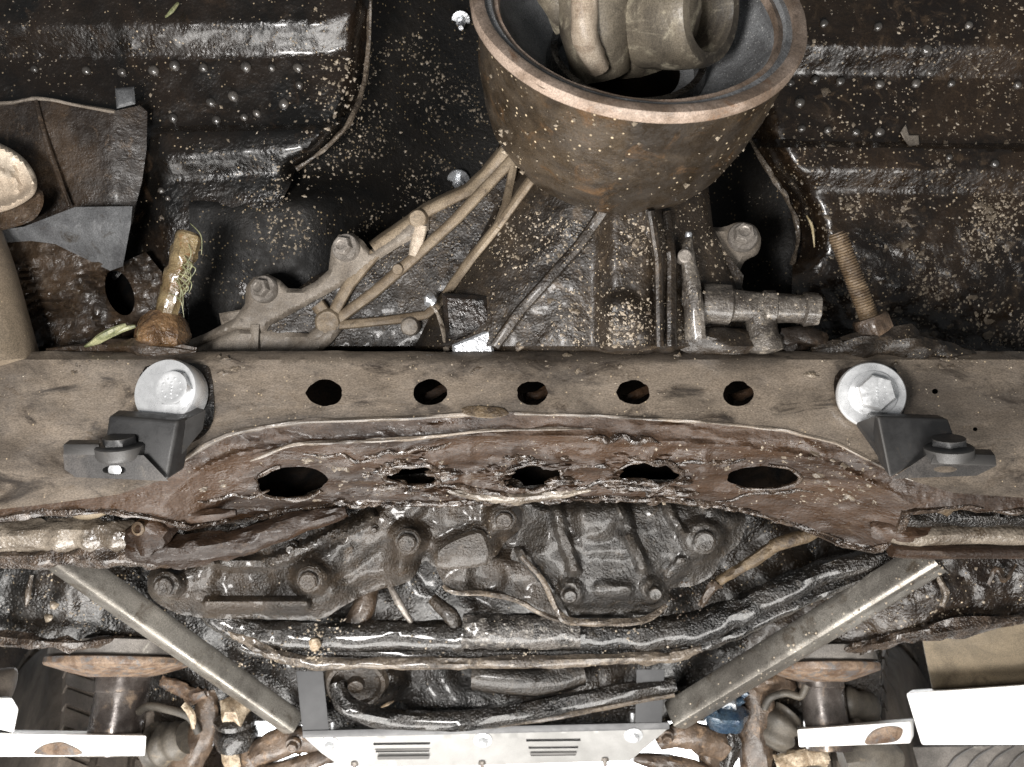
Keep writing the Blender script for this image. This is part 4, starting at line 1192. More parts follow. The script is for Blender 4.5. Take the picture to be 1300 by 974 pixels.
def wcb(x, y):
    e = polyd(x, y, CB)
    w = -126 + 34 * sstep(0, 44, e)
    w = w + ridge(x, y, [(706, 640), (714, 680), (729, 722)], 11, 17) + ridge(x, y, [(788, 636), (800, 680), (816, 720)], 11, 17) + ridge(x, y, [(846, 636), (852, 655), (866, 676)], 9, 13)
    w = w + bump(x, y, (760, 652), 34, 22) * (y < 690) + ridge(x, y, [(740, 690), (790, 692)], 22, 8)
    w = w + bump(x, y, (723, 753), 19, 14) + bump(x, y, (830, 750), 19, 14) + bump(x, y, (892, 684), 30, 18)
    w = w + ridge(x, y, [(764, 748), (796, 752)], 14, 8) + ridge(x, y, [(852, 732), (866, 716)], 14, 14) + ridge(x, y, [(660, 700), (700, 750), (722, 786), (760, 790), (836, 782)], 8, 12)
    w = w + ridge(x, y, [(895, 640), (932, 658)], 14, 12)
    return w + 5 * fbm(x, y, 34, 3, 95) + 3 * fbm(x, y, 12, 3, 97)


cb = thing('sump_cover', 'blue black ribbed cover with a pale bottom lip, below the middle of the crossmember', 'cover', (770, 770, -120))
bm = bmesh.new(); field(bm, CB, wcb, 4, 50); obj('cover', bm, 'sump_b', cb)
for cx, cy, r in ((723, 753, 9), (830, 750, 9), (892, 684, 14)):
    bm = bmesh.new(); lathe(bm, S(cx, cy, W1(wcb, cx, cy) - 4), (0, -.1, 1), [(r * 1.4, 0), (r * 1.4, 5), (r * 1.1, 7), (r * 1.05, 13), (r * .85, 15), (1, 14)], n=20, rag=.1, seed=cx); obj('cover_bolt', bm, 'sump_b', cb)
bm = bmesh.new(); ptube(bm, [(662, 706, -104), (690, 738, -100), (708, 776, -96), (726, 789, -94), (770, 790, -94), (820, 786, -96), (846, 768, -102)], [3, 4, 5, 5, 5, 5, 3], n=9, rag=.4, seed=4); obj('bottom_lip', bm, 'lip', cb)
LP = crom([(560, 735), (548, 700), (552, 650), (640, 636), (700, 650), (706, 700), (704, 740), (712, 784), (700, 786), (660, 768), (630, 758), (576, 752)], 3, True)
bm = bmesh.new(); field(bm, LP, lambda x, y: -118 + 6 * fbm(x, y, 20, 3, 99) - 12 * bump(x, y, (618, 734), 26, 1) - 22 * (1 - sstep(690, 722, y)), 4, 16); obj('side_lip', bm, 'sump', cb)
bm = bmesh.new(); ptube(bm, [(562, 744, -112), (580, 753, -110), (640, 757, -110), (690, 780, -106), (712, 788, -102)], [2, 3.5, 3.5, 3.5, 2], n=8, rag=.5); obj('side_lip_edge', bm, 'lip', cb)
grit(cb, 'grit', 60, rect_sampler(850, 900, 735, 790), lambda x, y: -112 + 0 * x, .6, 2.4, 'mud')

# dark engine mass behind, between rails
en = thing('engine_underside', 'black oily engine underside showing in the gaps behind the pipes', 'engine', (640, 800, -300))


def we(x, y):
    return -300 - .10 * np.abs(x - 640) + 24 * fbm(x, y, 70, 3, 101) + 8 * fbm(x, y, 20, 3, 103) + bump(x, y, (470, 862), 44, 40) + ridge(x, y, [(596, 850), (760, 862)], 34, 20)


bm = bmesh.new(); gridfield(bm, 170, 1120, 560, 916, we, 8, 60); box8(bm, [(392, 905, -318), (846, 900, -318), (838, 927, -318), (396, 935, -318)], [(392, 905, -350), (846, 900, -350), (838, 927, -350), (396, 935, -350)]); obj('block', bm, 'rail', en)
bm = bmesh.new(); ptube(bm, [(428, 866, -250), (440, 896, -240), (490, 912, -236), (560, 916, -236), (640, 908, -236), (720, 892, -238), (800, 878, -242), (856, 868, -248)], [12, 14, 15, 15, 15, 15, 14, 13], n=14, rag=.25, seed=3); obj('cross_pipe', bm, 'pipe', en)
bm = bmesh.new(); ptube(bm, [(600, 924, -232), (700, 912, -232), (780, 896, -234), (856, 882, -238)], 4, n=8, rag=.3); obj('pipe_lip', bm, 'lip', en)
bm = bmesh.new(); lathe(bm, S(452, 866, -262), (.1, -.4, 1), [(50, -30), (52, 0), (46, 8), (40, 8), (36, 2), (14, 2), (12, 12), (2, 13)], n=32, rag=.04); obj('pulley', bm, 'sump', en)
bm = bmesh.new(); ptube(bm, [(600, 858, -262), (680, 862, -256), (740, 852, -262)], [22, 26, 22], n=18, rag=.2, seed=7); obj('pan_bulge', bm, 'sump_b', en)
bm = bmesh.new(); ptube(bm, [(494, 742, -190), (506, 764, -180), (522, 790, -186)], [4, 6, 4], n=14); obj('shiny_shaft', bm, 'bolt', en)
bm = bmesh.new(); ptube(bm, [(470, 740, -210), (462, 770, -200), (448, 800, -200)], [14, 18, 20], n=16, rag=.1); obj('brown_shaft', bm, 'mud', en)
bm = bmesh.new(); ptube(bm, [(548, 760, -190), (572, 782, -180), (580, 800, -186)], [8, 12, 8], n=14, rag=.2); obj('shiny_shaft', bm, 'sump', en)

# ================================================================== BLACK SUBFRAME PIPES
sp = thing('subframe_pipe', 'wet black subframe pipe with a pale crusty flange running under the castings', 'subframe', (600, 820, -200))
bm = bmesh.new(); ptube(bm, [(262, 770, -176), (300, 794, -182), (350, 806, -186), (470, 808, -188), (590, 808, -188)], [18, 20, 22, 23, 23], k=14, n=20, rag=.16, seed=2); obj('pipe', bm, 'pipe', sp)
bm = bmesh.new(); ptube(bm, [(588, 800, -178), (640, 802, -176), (735, 800, -176)], [25, 26, 25], k=14, n=22, rag=.18, seed=3); obj('clamp_sleeve', bm, 'sleeve', sp)
bm = bmesh.new(); ptube(bm, [(733, 806, -184), (800, 806, -184), (868, 800, -182), (930, 780, -178), (990, 750, -170), (1060, 722, -162), (1130, 708, -156)], [23, 23, 24, 23, 21, 18, 16], k=12, n=20, rag=.14, seed=4); obj('pipe', bm, 'pipe', sp)
bm = bmesh.new(); ptube(bm, [(880, 826, -176), (930, 806, -172), (1000, 772, -164), (1060, 744, -158), (1120, 726, -152)], [6, 9, 9, 9, 7], k=10, n=12, rag=.3, seed=5); obj('lower_rail', bm, 'pipe', sp)
bm = bmesh.new(); ptube(bm, [(270, 786, -168), (300, 804, -168), (340, 826, -168), (395, 840, -168), (560, 841, -168), (720, 839, -168), (850, 834, -168), (890, 822, -168)], [5, 7, 8.5, 9, 8, 8, 8, 5], k=14, n=12, rag=.45, seed=6); obj('flange_lip', bm, 'lip', sp)
bm = bmesh.new(); ptube(bm, [(300, 812, -180), (350, 828, -180), (600, 830, -180), (860, 826, -180)], [8, 10, 10, 8], k=12, n=12, rag=.3, seed=7); obj('flange_web', bm, 'pipe', sp)
bm = bmesh.new(); blob(bm, S(401, 818, -160), 9, 2, .4, 3); obj('mud_lump', bm, 'rustnut', sp)
grit(sp, 'grit', 260, rect_sampler(300, 880, 786, 846, .4, 16), lambda x, y: -163 + 0 * x, .8, 3, 'grit')
grit(sp, 'grit', 60, rect_sampler(390, 412, 800, 850), lambda x, y: -158 + 0 * x, .8, 3.5, 'grit')

# sleeve cable on the right
ca = thing('wiring_sleeve', 'tan frayed cable sleeve slanting beside the sump cover', 'cable', (940, 720, -140))
bm = bmesh.new(); ptube(bm, [(905, 744, -150), (922, 732, -140), (950, 716, -132), (985, 692, -124)], [6, 7, 8, 9], k=9, n=14, rag=.25, seed=3); obj('sleeve', bm, 'cable', ca)
bm = bmesh.new(); ptube(bm, [(980, 694, -124), (996, 688, -118), (1024, 680, -116), (1040, 672, -118)], [9, 10, 10, 7], k=6, n=16, rag=.1); obj('connector', bm, 'cable', ca)
bm = bmesh.new(); ptube(bm, [(890, 770, -150), (900, 752, -146), (912, 740, -142)], [4, 6, 8], k=6, n=10, rag=.5); obj('frayed_end', bm, 'plate_l', ca)

# ================================================================== END TUBES at crossmember feet
et = thing('end_tube', 'silvery wet grease covered tube at the left foot of the crossmember', 'tube', (90, 690, -40), 'tubes along the crossmember feet')
bm = bmesh.new(); ptube(bm, [(-80, 684, -52), (20, 680, -50), (90, 678, -48), (160, 680, -48), (200, 692, -52)], [20, 21, 22, 20, 10], k=12, n=22, rag=.22, seed=12); obj('tube_body', bm, 'wetpipe', et)
bm = bmesh.new(); ptube(bm, [(-80, 655, -62), (40, 655, -60), (150, 656, -58)], [14, 15, 12], k=10, n=14, rag=.3, seed=13); obj('upper_tube', bm, 'pipe', et)
bm = bmesh.new(); blob(bm, S(112, 650, -38), 15, 2, .2, 2, (1.7, .7, .8)); obj('brown_plug', bm, 'sill', et)
bm = bmesh.new(); ptube(bm, [(-80, 708, -62), (40, 706, -58), (120, 704, -54), (190, 706, -58), (240, 716, -70)], [13, 14, 16, 14, 8], k=10, n=14, rag=.5, seed=14); obj('grease_ridge', bm, 'grease', et)
bm = bmesh.new(); blob(bm, S(188, 680, -34), 30, 3, .5, 5, (1, .9, .6)); obj('grease_knot', bm, 'web', et)
bm = bmesh.new(); lathe(bm, S(176, 671, -16), (-.2, 0, 1), [(9, -8), (9, 2), (6, 3), (5, -4), (.5, -4)], n=16); obj('rusty_hole', bm, 'rustrod', et)
bm = bmesh.new(); ptube(bm, [(170, 688, -48), (230, 700, -50), (300, 690, -56), (370, 668, -62), (440, 648, -66)], [22, 20, 18, 15, 8], k=9, n=16, rag=.3, seed=15); obj('gusset', bm, 'web', et)
bm = bmesh.new(); ptube(bm, [(190, 672, -36), (240, 656, -36), (300, 650, -40)], [7, 11, 4], k=9, n=12, rag=.4, seed=16); obj('gusset_fold', bm, 'web', et)
et = thing('end_tube', 'grey tube with a black strip for the shaded gap above it, at the right foot of the crossmember', 'tube', (1220, 680, -40), 'tubes along the crossmember feet')
bm = bmesh.new(); ptube(bm, [(1128, 676, -40), (1170, 680, -42), (1240, 678, -44), (1420, 680, -46)], [14, 15, 14, 14], k=10, n=18, rag=.12, seed=12); obj('tube_body', bm, 'wetpipe', et)
bm = bmesh.new(); ptube(bm, [(1130, 654, -30), (1200, 656, -30), (1420, 656, -32)], [11, 13, 13], k=12, n=14, rag=.4, seed=13); obj('gap_shade_strip', bm, 'pipe', et)  # black strip put in for the shade of the gap above the tube
bm = bmesh.new(); ptube(bm, [(1130, 698, -40), (1200, 700, -42), (1420, 700, -44)], [10, 10, 10], k=12, n=14, rag=.15, seed=14); obj('lower_lip', bm, 'web', et)
bm = bmesh.new(); blob(bm, S(1200, 640, -12), 14, 3, .4, 7, (1.6, .9, .7)); obj('yellow_grease', bm, 'cable', et)
bm = bmesh.new(); blob(bm, S(1142, 672, -38), 22, 3, .6, 8, (1.5, .7, .6)); obj('grease_knot', bm, 'web', et)
bm = bmesh.new(); lathe(bm, S(1270, 652, -16), (0, -.2, 1), [(8, -6), (8, 4), (4, 4), (4, -4), (.5, -4)], n=14); obj('small_bolt', bm, 'pipe', et)

# ================================================================== FRAME RAILS
fr = thing('frame_rail', 'tarry black frame rail under the left strut', 'frame rail', (120, 780, -190), 'frame rails at the sides')
RL = [(-140, 600), (60, 600), (228, 610), (236, 720), (300, 780), (360, 830), (400, 862), (380, 930), (330, 890), (240, 846), (170, 822), (100, 824), (-140, 812)]
wrl = lambda x, y: -190 - 30 * sstep(740, 830, y) - .6 * np.maximum(0, x - 90) + 10 * fbm(x, y, 50, 3, 111) + 5 * fbm(x, y, 16, 3, 113)
bm = bmesh.new(); field(bm, RL, wrl, 6, 70); obj('channel', bm, 'rail', fr)
bm = bmesh.new(); ptube(bm, [(-120, 800, -196), (20, 812, -194), (90, 818, -194), (150, 812, -245), (200, 820, -280)], [7, 8, 9, 7, 5], k=9, n=12, rag=.7, seed=21); obj('grease_edge', bm, 'grease', fr)
bm = bmesh.new(); ptube(bm, [(40, 730, -178), (36, 752, -176), (33, 770, -178)], [2.5, 4, 2], n=8, rag=.4); obj('grease_run', bm, 'lip', fr)
grit(fr, 'grit', 160, poly_sampler([(0, 720), (200, 740), (250, 800), (160, 818), (0, 806)], .5, 18), wrl, .8, 3.6)
for cx, cy in ((68, 768), (62, 784)):
    bm = bmesh.new(); blob(bm, S(cx, cy, -178), 6, 2, .4, cx); obj('mud_lump', bm, 'grit', fr)
fr = thing('frame_rail', 'tarry brown frame rail under the right strut', 'frame rail', (1200, 770, -190), 'frame rails at the sides')
RR = [(1440, 600), (1110, 610), (1096, 700), (1020, 760), (930, 822), (900, 862), (960, 846), (1080, 836), (1150, 814), (1300, 792), (1440, 780)]
wrr = lambda x, y: -186 - .6 * np.maximum(0, 1150 - x) - 26 * sstep(740, 830, y) + 12 * fbm(x, y, 40, 3, 115) + 6 * fbm(x, y, 14, 3, 117)
bm = bmesh.new(); field(bm, RR, wrr, 6, 70); obj('channel', bm, 'rail_r', fr)
bm = bmesh.new(); ptube(bm, [(960, 832, -320), (1060, 826, -262), (1130, 810, -216), (1210, 796, -186), (1330, 780, -186)], [6, 9, 10, 12, 12], k=9, n=12, rag=.8, seed=22); obj('grease_edge', bm, 'grease', fr)
bm = bmesh.new(); ptube(bm, [(1190, 730, -172), (1200, 752, -168), (1196, 770, -170)], [3, 5, 3], n=8, rag=.6); obj('grease_run', bm, 'lip', fr)
bm = bmesh.new(); ptube(bm, [(1256, 742, -172), (1264, 722, -166), (1276, 736, -168), (1290, 716, -170)], [2, 4, 4, 2], n=8, rag=.8); obj('grease_run', bm, 'mud', fr)
grit(fr, 'grit', 120, poly_sampler([(1150, 712), (1300, 700), (1300, 780), (1150, 800), (1000, 810)], .5, 19), wrr, .8, 3.2)

# ================================================================== STRUTS
GS = 'struts down to the skid plate'
def bar(name, label, pts4a, pts4b, at):
    t = thing(name, label, 'strut', at, GS)
    bm = bmesh.new(); box8(bm, pts4a, pts4b); bevel(bm, 4.5, 3); obj('bar', bm, 'strut', t)
    return t
def strut(label, a, b, ra, rb, at, turn):
    t = thing('brace_strut', label, 'brace strut', at, GS)
    A, B = Vector(S(*a)), Vector(S(*b))
    bm = bmesh.new()
    n = 24
    pts = [A.lerp(B, i / 10) for i in range(11)]
    tube(bm, pts, [ra + (rb - ra) * i / 10 for i in range(11)], n=40, square=True)
    bmesh.ops.rotate(bm, verts=bm.verts, cent=A, matrix=Matrix.Rotation(R(turn), 3, (B - A).normalized()))
    obj('square_tube', bm, 'strut', t)
    return t, A, B
t1, A, B = strut('steel brace strut slanting down from the left end of the crossmember', (76, 706, -120), (372, 918, -292), 20, 18, (372, 918, -292), -46)
t2, A2, B2 = strut('steel brace strut slanting down from the right end of the crossmember, spotted with grit', (1186, 706, -110), (858, 908, -292), 22, 22, (858, 908, -292), 46)
bm = bmesh.new()
for i in range(150):
    f = random.random() ** 1.3
    p = A2.lerp(B2, f); s = .8 + 2.2 * random.random() ** 2
    p = p + Vector((random.uniform(-14, 14), random.uniform(-14, 14), 24))
    vs = [bm.verts.new(p + Vector((q[0] * s, q[1] * s, q[2] * s * .6))) for q in OCT]
    for f_ in OF:
        bm.faces.new([vs[k] for k in f_])
o = obj('grit', bm, 'grit', t2, 60); o['kind'] = 'stuff'

# ================================================================== SKID PLATE + STRAPS
for lab, q in (('grey flat strap holding the left end of the skid plate', [(376, 852), (410, 852), (418, 928), (384, 930)]), ('grey flat strap holding the right end of the skid plate', [(808, 850), (844, 850), (840, 922), (806, 922)])):
    t = thing('hanger_strap', lab, 'strap', (q[2][0], q[2][1], -256), 'straps of the skid plate')
    bm = bmesh.new(); box8(bm, [(*q[0], -236), (*q[1], -236), (*q[2], -252), (*q[3], -252)], [(*q[0], -244), (*q[1], -244), (*q[2], -260), (*q[3], -260)]); bevel(bm, 1.5, 2); obj('flat_bar', bm, 'strap', t)
sk = thing('skid_plate', 'satin grey skid plate with louvre slots and bright screws, at the bottom centre', 'skid plate', (615, 950, -270))
SKW = lambda x, y: -252 - .5 * (y - 928) + 0 * np.asarray(x)
PL = [(386, 936), (848, 925), (826, 944), (800, 966), (700, 969), (610, 972), (470, 974), (432, 973), (408, 956)]
lou = []
for k in range(3):
    lou.append((474 + 3 * k, 546 - 1 * k, 944.5 + 9.2 * k))
for k in range(3):
    lou.append((668 + 3 * k, 737 - 3 * k, 940 + 9.2 * k))
hs = [[(a, y - 1.6), (b, y - 2.4), (b, y + .8), (a, y + 1.6)] for a, b, y in lou]
bm = bmesh.new(); field(bm, PL, SKW, 7, 4, holes=hs); obj('plate', bm, 'skid', sk)
for a, b, y in lou:
    bm = bmesh.new(); box8(bm, [(a - 1, y - 2.2, -262), (b + 1, y - 3, -262), (b + 1, y + 2.2, -274), (a - 1, y + 3, -274)], [(a - 1, y - 2.2, -266), (b + 1, y - 3, -266), (b + 1, y + 2.2, -278), (a - 1, y + 3, -278)]); obj('louvre', bm, 'slot', sk)
bm = bmesh.new(); box8(bm, [(384, 928, -250), (850, 917, -250), (850, 926, -250), (384, 937, -250)], [(388, 926, -290), (846, 915, -290), (846, 924, -290), (388, 935, -290)]); bevel(bm, 1.2, 2); obj('top_flange', bm, 'skid_edge', sk)
for cx, cy in ((419, 944), (613, 939), (804, 933)):
    bm = bmesh.new(); lathe(bm, S(cx, cy, W1(SKW, cx, cy) - 1), (0, -.4, 1), [(15, 0), (15, 2), (8, 3), (8, 9), (6, 11), (1, 11)], n=24, hexes={2, 3, 4}); obj('screw', bm, 'zinc', sk)
for cx, cy in ((422, 922), (613, 922), (803, 910)):
    bm = bmesh.new(); lathe(bm, S(cx, cy + 4, -262), (0, 1, 0), [(4, -8), (4, 10), (3, 12)], n=10); obj('screw_end', bm, 'zinc', sk)
for cx, cy in ((450, 972), (612, 971), (768, 967)):
    bm = bmesh.new(); lathe(bm, S(cx, cy - 2, W1(SKW, cx, cy) + 1), (0, -1, .2), [(6, -4), (6, 2), (3.5, 3), (3.5, 9)], n=10); obj('lower_screw', bm, 'bolt', sk)

# ================================================================== LIFT PADS AND ARMS
def liftpad(lab, at, cx, ytop, rx, px, pr, ybot, w):
    t = thing('vehicle_lift', lab, 'vehicle lift', at, 'lift ends under the frame rails')
    up = (0, 1, -.40)
    bm = bmesh.new(); lathe(bm, S(cx, ytop + 36, w), up, [(rx * .42, -2), (rx * .62, 3), (rx * 1.0, 15), (rx * 1.02, 18), (rx * 1.02, 26), (rx * .96, 29)], n=40, rag=.03, seed=2, rot=.2); d = obj('dish', bm, 'rustpad', t)
    bm = bmesh.new(); lathe(bm, S(cx, ytop + 36, w), up, [(rx * .92, 29.5), (rx * .99, 32), (rx * .99, 52), (rx * .9, 55)], n=16, rag=.03, seed=3); obj('pad_rubber', bm, 'rubberpad', d)
    bm = bmesh.new(); lathe(bm, S(px, ybot + 8, w), up, [(pr * 1.0, -30), (pr, 66), (pr * 1.05, 68), (pr * 1.05, 92), (pr * .96, 94), (pr * .96, 128)], n=32); obj('screw_post', bm, 'post', t)
    return t


ar = liftpad('left lift end: white arm with rust chip, dark post and rusty round pad', (90, 945, -280), 150, 822, 112, 146, 43, 926, -310)
bm = bmesh.new(); box8(bm, [(-160, 929, -250), (186, 934, -250), (184, 960, -250), (-160, 962, -250)], [(-160, 924, -350), (176, 929, -350), (176, 950, -350), (-160, 952, -350)]); bevel(bm, 3); ab = obj('arm_beam', bm, 'white', ar)
bm = bmesh.new(); box8(bm, [(-160, 886, -250), (16, 886, -250), (24, 900, -250), (18, 930, -250)], [(-160, 884, -350), (12, 884, -350), (18, 898, -350), (12, 930, -350)]); bevel(bm, 3)
bmesh.ops.translate(bm, verts=bm.verts, vec=(0, 0, 1)); obj('arm_head', bm, 'white', ar)
bm = bmesh.new(); prism(bm, crom([(46, 958), (52, 948), (68, 943), (84, 944), (104, 958)], 4, True), -248.5, 3, .6); obj('rust_chip', bm, 'rustpad', ab)
ar = liftpad('right lift end: thick white arm block, brown post and rusty flat pad', (1150, 935, -280), 1044, 828, 90, 1050, 36, 920, -310)
bm = bmesh.new(); box8(bm, [(1012, 926, -250), (1156, 916, -250), (1156, 944, -250), (1014, 949, -250)], [(1018, 922, -340), (1160, 912, -340), (1160, 936, -340), (1022, 940, -340)]); bevel(bm, 3); ab = obj('arm_beam', bm, 'white', ar)
bm = bmesh.new(); box8(bm, [(1150, 880, -246), (1460, 858, -246), (1460, 946, -246), (1170, 946, -246)], [(1156, 876, -400), (1460, 856, -400), (1460, 936, -400), (1170, 938, -400)]); bevel(bm, 4); obj('arm_head', bm, 'white', ar)
bm = bmesh.new(); prism(bm, crom([(1098, 944), (1108, 928), (1130, 922), (1146, 926), (1140, 940), (1120, 944)], 4, True), -248.5, 3, .6); obj('rust_chip', bm, 'rustpad', ab)

# ================================================================== WHEEL ARCHES
for lab, po in (('dark left wheel arch liner behind the tyre and joints', [(-260, 790), (320, 800), (330, 870), (316, 900), (306, 1010), (-260, 1010)]), ('dark right wheel arch liner behind the tyre and joints', [(900, 800), (1560, 770), (1560, 1010), (960, 1010), (930, 930), (896, 890)])):
    bm = bmesh.new(); field(bm, po, lambda x, y: -700 - .0016 * (x - 650) ** 2 * .3 + 20 * fbm(x, y, 60, 3, 141), 14, 12)
    obj('wheel_arch', bm, 'rail_r', label=lab, cat='wheel arch', at=(po[1][0], 900, -700))

# ================================================================== TYRES, SILL
def tyre(lab, cx, cy, w, r, wid, ax):
    t = thing('tyre', lab, 'tyre', (cx, cy, w), 'tyres beyond the lift')
    a = Vector(ax).normalized()
    bm = bmesh.new(); c = S(cx, cy, w)
    lathe(bm, c, a, [(r * .58, -wid * .48), (r * .7, -wid * .5), (r * .92, -wid * .5), (r * .99, -wid * .40), (r, -wid * .2), (r, wid * .2), (r * .99, wid * .4), (r * .92, wid * .5), (r * .7, wid * .5), (r * .58, wid * .48)], n=72); obj('carcass', bm, 'tyre', t)
    bm = bmesh.new()
    _, u, v = frame_of(a)
    for k in range(60):
        for row in (-.33, 0, .33):
            th = 2 * math.pi * (k + (.5 if row else 0)) / 60
            q = c + a * (row * wid)
            e = (u * math.cos(th) + v * math.sin(th)); tg = (u * -math.sin(th) + v * math.cos(th))
            hw, hl = wid * .13, r * .042
            vs = []
            for rr in (r * .985, r * 1.03):
                for sx, sy in ((-1, -1), (1, -1), (1, 1), (-1, 1)):
                    vs.append(bm.verts.new(q + e * rr + a * (sx * hw) + tg * (sy * hl + sx * hl * .5)))
            for f in ((4, 5, 6, 7), (0, 1, 5, 4), (1, 2, 6, 5), (2, 3, 7, 6), (3, 0, 4, 7)):
                bm.faces.new([vs[i] for i in f])
    o = obj('tread_block', bm, 'tyre', t, 30); o['kind'] = 'stuff'
    return t


tyre('brown dusty tyre behind the left lift arm', 34, 1100, -560, 420, 190, (1, -.43, -.75))
tyre('brown dusty tyre behind the thick right lift arm', 1168, 1100, -560, 420, 150, (1, .35, .6))
bm = bmesh.new(); ptube(bm, [(-60, 900, -330), (-10, 875, -330), (20, 850, -340)], [40, 38, 4], n=24); obj('rubber_stop', bm, 'tyre', label='dark round rubber stop at the left edge behind the tyre', cat='rubber stop', at=(0, 880, -330))
bm = bmesh.new(); box8(bm, [(1168, 800, -260), (1440, 768, -260), (1440, 874, -300), (1184, 880, -300)], [(1168, 792, -330), (1440, 761, -330), (1440, 868, -360), (1184, 874, -360)]); bevel(bm, 5); obj('sill_panel', bm, 'sill', label='tan dusty body sill above the thick white lift arm', cat='sill', at=(1240, 850, -300))
fg = thing('floor_grate', 'pale grey ribbed metal floor piece in the bottom right corner', 'grate', (1250, 970, -500))
bm = bmesh.new(); box8(bm, [(1080, 950, -470), (1440, 944, -470), (1440, 1010, -470), (1080, 1010, -470)], [(1080, 948, -490), (1440, 942, -490), (1440, 1006, -490), (1080, 1006, -490)]); bevel(bm, 2); obj('sheet', bm, 'rubberpad', fg)
for k in range(5):
    bm = bmesh.new(); ptube(bm, [(1196 + 26 * k, 985, -466), (1214 + 26 * k, 962, -466), (1236 + 26 * k, 948, -468)], [1, 2, 1], n=8); obj('sheet_rib', bm, 'slot', fg)

# ================================================================== SUSPENSION BITS, left
G1 = 'suspension joints by the lift posts'
def bootthing(lab, pts, rads, mat='boot', n=20, waves=5, name='rubber_boot'):
    t = thing(name, lab, 'rubber boot', pts[-1], None)
    q = crom(pts, 24 // max(1, len(pts) - 1))
    m = len(q)
    rr = np.interp(np.linspace(0, 1, m), np.linspace(0, 1, len(rads)), rads) * (1 + .10 * np.sin(np.linspace(0, waves * 2 * math.pi, m)))
    bm = bmesh.new(); tube(bm, [S(*p) for p in q], list(rr), n=n); obj('bellows', bm, mat, t)
    return t


t = bootthing('grey rubber boot right of the left lift post', [(196, 946, -330), (214, 944, -320), (238, 936, -310)], [34, 32, 26], waves=3)
t = bootthing('dark slim rubber boot touching the left lift post', [(188, 900, -350), (186, 930, -345), (192, 972, -345)], [15, 20, 14], waves=3, mat='tyre')
t = bootthing('round rubber boot right of the right lift post', [(1104, 900, -350), (1080, 893, -340), (1062, 890, -340)], [26, 26, 18], waves=2, mat='boot')
t = bootthing('grey ribbed rubber boot left of the right lift post', [(1000, 905, -330), (990, 920, -322), (980, 944, -322)], [24, 32, 28], waves=3)
t = bootthing('lower round rubber boot right of the right lift post', [(1110, 926, -352), (1084, 922, -345), (1064, 922, -342)], [26, 26, 20], waves=2, mat='tyre')
hs = thing('brake_hose', 'thin grey brake hose arching beside the left lift post', 'hose', (205, 905, -300))
bm = bmesh.new(); ptube(bm, [(176, 904, -306), (188, 897, -302), (210, 900, -300), (240, 910, -298), (252, 930, -300)], 6.5, n=12); obj('hose_body', bm, 'boot', hs)
hs = thing('brake_hose', 'thin grey brake hose bent beside the right lift post', 'hose', (985, 880, -300))
bm = bmesh.new(); ptube(bm, [(970, 900, -306), (978, 886, -302), (998, 880, -300), (1016, 884, -298), (1024, 870, -300)], 6, n=12); obj('hose_body', bm, 'boot', hs)
kn = thing('steering_knuckle', 'brown rusty steering knuckle with pale crusty nut, left of the left strut foot', 'knuckle', (250, 930, -320))
bm = bmesh.new(); ptube(bm, [(205, 866, -330), (222, 872, -324), (244, 884, -318), (262, 880, -318)], [8, 10, 12, 8], n=14, rag=.5); obj('upper_link', bm, 'rustpad', kn)
bm = bmesh.new(); ptube(bm, [(262, 876, -330), (262, 905, -325), (252, 940, -320), (222, 985, -318)], [16, 20, 26, 24], n=18, rag=.3, flat=.7); obj('arm_web', bm, 'arm', kn)
bm = bmesh.new(); lathe(bm, S(300, 936, -322), (0, 1, .1), [(34, -12), (36, 6), (32, 18), (26, 22), (34, 26), (35, 34), (28, 42), (12, 46)], n=26, rag=.12); obj('joint_housing', bm, 'pipe', kn)
bm = bmesh.new(); lathe(bm, S(299, 902, -312), (0, .8, .6), [(26, -10), (27, 0), (24, 12), (16, 20), (6, 22)], n=18, rag=.5, seed=4); obj('crusty_nut', bm, 'rustnut', kn)
bm = bmesh.new(); ptube(bm, [(290, 948, -312), (292, 962, -306), (296, 985, -306)], [10, 13, 10], n=14, rag=.5); obj('lower_nut', bm, 'rustnut', kn)
bm = bmesh.new(); ptube(bm, [(318, 940, -320), (322, 962, -318), (312, 990, -318)], [18, 22, 20], n=16, rag=.3, flat=.7); obj('arm_web', bm, 'arm', kn)
bm = bmesh.new(); ptube(bm, [(232, 895, -290), (242, 905, -290), (246, 925, -290)], [4, 6, 3], n=8, rag=.4); obj('pale_chip', bm, 'rustnut', kn)
lo = thing('control_arm', 'brown lower control arm left of the skid plate', 'control arm', (400, 960, -300))
bm = bmesh.new(); ptube(bm, [(322, 962, -308), (352, 946, -302), (384, 940, -298), (404, 952, -300)], [20, 24, 22, 12], n=18, rag=.25, flat=.7); obj('arm_body', bm, 'arm', lo)
bm = bmesh.new(); ptube(bm, [(330, 985, -296), (380, 972, -292), (430, 958, -290), (446, 966, -290)], [14, 14, 10, 5], n=14, rag=.3); obj('arm_lip', bm, 'arm', lo)
bm = bmesh.new(); hexbolt(bm, S(372, 946, -278), (0, -.3, 1), 9, 8); obj('arm_bolt', bm, 'arm', lo)
